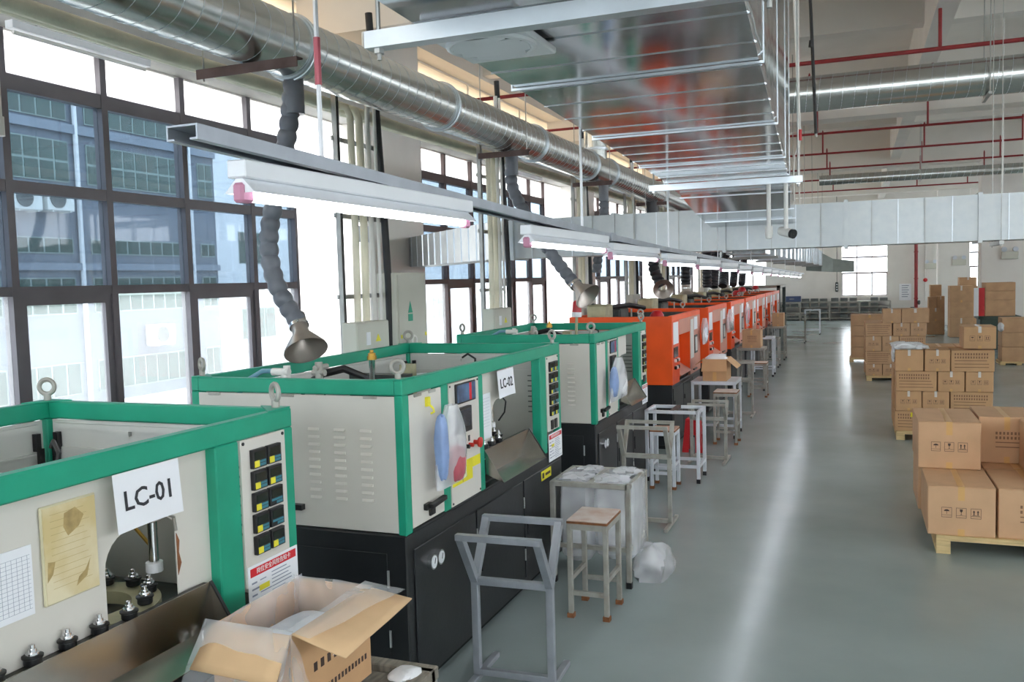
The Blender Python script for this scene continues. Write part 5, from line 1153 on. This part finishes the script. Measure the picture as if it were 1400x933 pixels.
# open cartons on the tables
def open_carton(x0, x1, y0, y1, z0, z1, label, m='cardboard', filled=True, mk=False):
    t = thing('carton', ((x0 + x1) / 2, (y0 + y1) / 2, z0), label, 'carton', 'cartons on the tables along the machines')
    b = MB(); th = .006
    b.box(x0, x1, y0, y0 + th, z0, z1); b.box(x0, x1, y1 - th, y1, z0, z1); b.box(x0, x0 + th, y0 + th, y1 - th, z0, z1); b.box(x1 - th, x1, y0 + th, y1 - th, z0, z1); b.box(x0 + th, x1 - th, y0 + th, y1 - th, z0, z0 + th); b.build('body', m, t)
    h = (z1 - z0) * .55
    MB().add([(x0, y0, z1), (x1, y0, z1), (x1 + .01, y0 - .05, z1 - h), (x0 - .01, y0 - .05, z1 - h)], [(0, 1, 2, 3)]).build('flap', m, t, solid=.005)
    MB().add([(x1, y0, z1), (x1, y1, z1), (x1 + .14, y1, z1 - h * .75), (x1 + .14, y0, z1 - h * .75)], [(0, 1, 2, 3)]).build('flap', m, t, solid=.005)
    MB().add([(x0, y0, z1), (x0, y1, z1), (x0 - .1, y1, z1 - h * .5), (x0 - .1, y0, z1 - h * .5)], [(0, 1, 2, 3)]).build('flap', m, t, solid=.005)
    MB().add([(x0, y1, z1), (x1, y1, z1), (x1, y1 + .1, z1 - h * .4), (x0, y1 + .1, z1 - h * .4)], [(0, 1, 2, 3)]).build('flap', m, t, solid=.005)
    if filled: crumple('liner', (x0 + x1) / 2, (y0 + y1) / 2, z1 - .02, (x1 - x0) * .45, (y1 - y0) * .45, .07, 'plastic_white', 12, parent=t)
    MB().box((x0 + x1) / 2 - .025, (x0 + x1) / 2 + .025, y0 - .001, y0, z0, z0 + .12).build('tape', 'tape', t)
    return t
open_carton(-1.95, -1.63, 12.05, 12.5, .773, 1.07, 'open carton with white liner standing on the white steel table')
carton(-2.02, -1.68, 17.15, 17.55, .813, 1.15, 'closed carton with curled lid on the second table down the row', 'cartons on the tables along the machines', 'rows', m='cardboard_far', ajar=True)
carton(-2.0, -1.72, 23.4, 23.8, .863, 1.2, 'farthest carton on a table along the machines', 'cartons on the tables along the machines', None, m='cardboard_far')

# ------------------------------------------------------------------ big open carton with liner in the lower left, and its stand
t = thing('work_stand', (-1.75, 2.7, 0), 'weathered stand under the lined carton at the bottom of the picture', 'stand')
for x, y in ((-2.0, 2.1), (-1.5, 2.1), (-2.0, 2.86), (-1.5, 2.86)): MB().box(x - .025, x + .025, y - .025, y + .025, 0, .73).build('leg', 'old_steel', t)
for y in (2.1, 2.86): MB().box(-2.03, -1.47, y - .03, y + .03, .71, .76).build('rail', 'old_wood', t, bevel=.004)
for x in (-2.0, -1.5): MB().box(x - .03, x + .03, 2.1, 2.86, .71, .76).build('rail', 'old_wood', t, bevel=.004)
for i in range(4): MB().box(-1.98, -1.52, 2.16 + i * .17, 2.3 + i * .17, .72, .74).build('slat', 'old_wood', t)
tag(crumple('plastic_film', -1.56, 2.78, .762, .05, .06, .016, 'plastic_white', 44, flat=.743), 'white film bunched on the weathered stand beside the lined carton', 'film')
X0, X1, Y0, Y1, Z0, Z1 = -1.985, -1.675, 2.265, 2.745, .765, 1.095
t = thing('carton', ((X0 + X1) / 2, (Y0 + Y1) / 2, Z0), 'big open carton draped with a clear plastic liner at the lower left', 'carton')
b = MB(); th = .006
b.box(X0, X1, Y0, Y0 + th, Z0, Z1); b.box(X0, X1, Y1 - th, Y1, Z0, Z1); b.box(X0, X0 + th, Y0 + th, Y1 - th, Z0, Z1); b.box(X1 - th, X1, Y0 + th, Y1 - th, Z0, Z1); b.box(X0 + th, X1 - th, Y0 + th, Y1 - th, Z0, Z0 + th); b.build('body', 'cardboard', t)
def quad_sheet(name, a, b, c, d, m, n=14, amp=0., seed=1, parent=None, solid=.0, k=None):
    r = random.Random(seed); a, b, c, d = map(Vector, (a, b, c, d)); nn = (b - a).cross(d - a).normalized(); k = k or n; vs = []; ph = [(r.uniform(4, 14), r.uniform(-10, 10), r.uniform(0, 6)) for _ in range(6)]
    for j in range(k + 1):
        for i in range(n + 1):
            u, v = i / n, j / k; p = a.lerp(b, u).lerp(d.lerp(c, u), v); vs.append(p + nn * (amp * sum(math.sin(x * u + y * v + z) for x, y, z in ph) / 3))
    return MB().add(vs, [(j * (n + 1) + i, j * (n + 1) + i + 1, (j + 1) * (n + 1) + i + 1, (j + 1) * (n + 1) + i) for j in range(k) for i in range(n)]).build(name, m, parent, smooth=True, solid=solid, recalc=False)
quad_sheet('flap', (X1, Y0 + .01, Z1), (X1, Y1 - .01, Z1), (X1 + .18, Y1 + .0, Z1 - .03), (X1 + .19, Y0 + .02, Z1 - .055), 'cardboard_inner', 6, .002, 2, t, .005)
quad_sheet('flap', (X0, Y0, Z1), (X1, Y0, Z1), (X1 + .01, Y0 - .1, Z1 - .12), (X0 - .01, Y0 - .1, Z1 - .11), 'cardboard_inner', 6, .002, 3, t, .005)
quad_sheet('flap', (X0, Y1, Z1), (X1, Y1, Z1), (X1, Y1 + .03, Z1 - .16), (X0, Y1 + .03, Z1 - .16), 'cardboard_inner', 6, .002, 4, t, .005)
quad_sheet('liner', (X0 - .02, Y0 - .004, Z1 + .02), (X1 + .015, Y0 - .004, Z1 + .02), (X1 + .03, Y0 - .14, Z1 - .2), (X0 - .045, Y0 - .145, Z1 - .21), 'plastic_liner', 30, .005, 11, t)
quad_sheet('liner', (X0 + .022, Y0, Z1 + .012), (X0 + .022, Y1, Z1 + .02), (X0 + .045, Y1 - .02, Z1 - .2), (X0 + .045, Y0 + .02, Z1 - .2), 'plastic_liner', 30, .007, 12, t)
quad_sheet('liner', (X0, Y1 - .022, Z1 + .02), (X1 + .03, Y1 - .022, Z1 + .015), (X1 - .02, Y1 - .05, Z1 - .2), (X0 + .02, Y1 - .05, Z1 - .2), 'plastic_liner', 30, .007, 13, t)
quad_sheet('liner', (X1 - .012, Y0 - .01, Z1 + .018), (X1 - .012, Y1, Z1 + .02), (X1 + .15, Y1 + .01, Z1 + .0), (X1 + .075, Y0 + .0, Z1 + .002), 'plastic_liner', 30, .004, 14, t)
quad_sheet('liner', (X1 + .012, Y0 - .01, Z1), (X1 + .045, Y0 - .12, Z1 - .1), (X1 + .045, Y0 - .08, Z1 - .33), (X1 + .02, Y0 + .12, Z1 - .28), 'plastic_liner', 30, .006, 15, t)
crumple('contents', (X0 + X1) / 2, (Y0 + Y1) / 2, Z1 - .14, .14, .22, .06, 'paper_tissue', 16, parent=t)
b = MB()
for i in range(9): b.box(X1, X1 + .001, Y0 + .12 + i * .04, Y0 + .14 + i * .04, Z0 + .16, Z0 + .19)
for i in range(14): b.box(X1, X1 + .001, Y0 + .15 + i * .022, Y0 + .162 + i * .022, Z0 + .07, Z0 + .09)
b.build('print', 'carton_ink', t)

# ------------------------------------------------------------------ bags hanging on the machines
def hang_bag(y0, y1, z0, z1, label, inner, seed, x=MF, off=.075):
    t = thing('hanging_bag', (x + off, (y0 + y1) / 2, z0), label, 'plastic bag', 'bags hanging on the machine fronts')
    ym = (y0 + y1) / 2; r = random.Random(seed); n = 22; k = 12; vs = []; fs = []
    for j in range(k + 1):
        f = j / k; hw = (y1 - y0) / 2 * (1 - .75 * f ** 2.2); z = z0 + (z1 - z0) * f; d = .045 * math.sin(math.pi * min(1, .15 + (1 - f) * .8)) + .008
        for i in range(n):
            u = 2 * math.pi * i / n; g = 1 + .07 * math.sin(5 * u + seed + 3 * f) + .04 * math.sin(9 * u - 5 * f)
            vs.append((x + off + d * math.sin(u) * g, ym + hw * math.cos(u) * g + .02 * f, z))
    for j in range(k):
        for i in range(n): fs.append((j * n + i, j * n + (i + 1) % n, (j + 1) * n + (i + 1) % n, (j + 1) * n + i))
    fs.append(tuple(range(n)))
    MB().add(vs, fs).build('bag', 'plastic_bag', t, smooth=True)
    for (m, yy, zz, sy, sz) in inner: crumple('contents', x + off + .012, yy, zz, .034, sy, sz, m, seed + 1, parent=t, amp=.08)
    return t
hang_bag(4.15, 4.53, 1.09, 1.53, 'clear bag with a pink bottle and blue sheet hanging on the LC-02 door', [('plastic_pink', 4.38, 1.2, .085, .1), ('plastic_blue', 4.2, 1.32, .04, .18)], 2)
o = MB(); o.box(MF - .004, MF + .012, 4.2, 4.235, 1.54, 1.59); o.tube([(MF + .012, 4.217, 1.55), (MF + .035, 4.217, 1.53), (MF + .04, 4.22, 1.51), (MF + .02, 4.22, 1.5)], .006, 6)
tag(o.build('wall_hook', 'label_yellow'), 'yellow stick-on hook above the clear bag on LC-02', 'hook')
hang_bag(7.72, 8.32, 1.07, 1.46, 'whitish bag with purple sheet hanging on the third green machine', [('plastic_blue', 7.82, 1.25, .07, .14), ('plastic_white', 8.1, 1.2, .12, .1)], 6)
hang_bag(12.95, 13.3, 1.2, 1.58, 'grey plastic bag hanging at the end of the first orange machine', [('paper_tissue', 13.1, 1.35, .1, .12)], 9)
hang_bag(15.6, 16.3, 1.2, 1.6, 'clear bag hanging at the end of the second orange machine', [('grey_box', 16.0, 1.3, .12, .08)], 13)
hang_bag(18.4, 18.9, 1.2, 1.6, 'pinkish bag hanging at the end of the third orange machine', [('plastic_pink', 18.6, 1.38, .12, .12)], 17)

# ------------------------------------------------------------------ far wall: shelving, hydrant pipe, signs
t = thing('metal_shelving', (-1.8, 43.4, 0), 'long low grey metal shelving along the far wall under the window', 'shelving')
for i in range(6): MB().box(-5.0 + i * 1.29 - .03, -5.0 + i * 1.29 + .03, 43.1, 43.7, 0, .85).build('post', 'old_steel', t)
for z in (.08, .34, .6, .84): MB().box(-5.03, 1.47, 43.1, 43.7, z, z + .035).build('shelf', 'old_steel', t)
rnd = random.Random(11)
pb = MB().box(0, .32, 0, .4, 0, .15).build('parts_box', 'grey_box', loc=(0, 0, 0)); first = True
for lv, z in (('bottom', .116), ('middle', .376), ('upper', .636), ('top', .876)):
    n = 0
    for bay in range(5):
        for k in range(3):
            if rnd.random() > .88 or (lv == 'top' and bay < 2): continue
            x = -5.0 + bay * 1.29 + .06 + k * .4
            o = pb if first else pb.copy()
            if not first: COL.objects.link(o)
            first = False; n += 1; o.location = (x, 43.2, z); o.scale = (1, 1, rnd.uniform(.8, 1.15))
            tag(o, 'dark grey parts box, %s from left, %s level of the far shelving' % (('leftmost', 'second', 'third', 'fourth', 'fifth', 'sixth', 'seventh', 'eighth', 'ninth', 'tenth', 'eleventh', 'twelfth', 'thirteenth', 'fourteenth', 'fifteenth')[n - 1], lv), 'box', 'parts boxes on the far shelving')
t = thing('tool_chest', (-2.9, 43.4, .876), 'navy blue chest lying on the left end of the far shelving', 'chest')
MB().box(-3.2, -2.4, 43.15, 43.18, .9, 1.12).build('front', 'navy_box', t); MB().box(-3.2, -2.4, 43.18, 43.6, .876, 1.14).build('body', 'navy_box', t, bevel=.02); MB().box(-2.9, -2.7, 43.12, 43.15, 1.0, 1.03).build('handle', 'old_steel', t)
t = thing('hydrant_pipe', (2.53, 43.6, 0), 'red vertical hydrant riser on the far wall', 'pipe')
MB().cyl((2.53, 43.6, 0), (2.53, 43.6, 5.2), .075, 14).build('riser', 'red_pipe', t, smooth=True); MB().cyl((2.3, 43.6, .5), (2.55, 43.6, .5), .05, 10).build('outlet', 'dark_machine', t); MB().lathe((2.63, 43.5, .75), (1, -.5, 0), [(0, .001), (0, .1), (.04, .1), (.04, .001)], 14).build('valve_wheel', 'dark_machine', t, smooth=True)
for z in (.9, 1.8, 3.0): MB().lathe((2.53, 43.6, z), (0, 0, 1), [(0, .075), (0, .09), (.06, .09), (.06, .075)], 14).build('coupling', 'red_pipe', t, smooth=True)
t = thing('notice_board', (2.05, 43.88, .87), 'white notice board with printed lines on the far wall left of the red riser', 'notice')
MB().box(1.85, 2.35, 43.86, 43.9, .85, 1.6).build('board', 'paper', t)
for i in range(6): MB().box(1.95, 2.25 - .05 * (i % 2), 43.855, 43.86, 1.5 - i * .1, 1.53 - i * .1).build('print_line', 'ink_soft', t)
def emergency(x, y, z, s, lab):
    t = thing('emergency_light', (x, y - .05, z), lab, 'emergency light', 'emergency lights on the columns')
    MB().box(x - .18 * s, x + .18 * s, y - .06, y, z, z + .17 * s).build('box', 'cabinet_grey', t, bevel=.006)
    for d in (-.12, .12): MB().lathe((x + d * s, y - .03, z + .23 * s), (0, -1, 0), [(-.03, .03 * s), (.0, .06 * s), (.05, .06 * s), (.05, .001)], 14).build('lamp_head', 'paper_tissue', t, smooth=True)
emergency(4.1, 28.7, 2.45, 1.2, 'grey twin-head emergency light on the nearer right column'); emergency(3.75, 38.3, 2.35, 1.3, 'grey twin-head emergency light on the farther right column'); emergency(3.15, 43.9, 2.25, 1.4, 'grey twin-head emergency light on the far wall')
t = thing('alarm_bell', (2.9, 43.85, 1.7), 'small red alarm sounder with thin conduit on the far wall', 'alarm')
MB().lathe((2.93, 43.895, 1.75), (0, -1, 0), [(0, .09), (.05, .09), (.07, .05), (.07, .001)], 14).build('sounder', 'red_plastic', t, smooth=True); MB().cyl((2.93, 43.88, 1.8), (2.93, 43.88, 5), .015, 6).build('conduit', 'pvc_white', t); MB().cyl((2.93, 43.88, .8), (2.93, 43.88, 1.7), .015, 6).build('conduit', 'pvc_white', t)
t = thing('control_pendant', (-.82, 43.7, 1.2), 'small hanging pendant with buttons on the far wall left of the window', 'switch')
MB().cyl((-.82, 43.75, 1.7), (-.82, 43.75, ZC), .012, 6).build('cable', 'cable_black', t); MB().box(-.89, -.76, 43.7, 43.8, 1.3, 1.75).build('box', 'dark_machine', t, bevel=.02)
for i in range(3): MB().cyl((-.82, 43.7, 1.4 + i * .12), (-.82, 43.67, 1.4 + i * .12), .03, 10).build('button', 'paper', t)
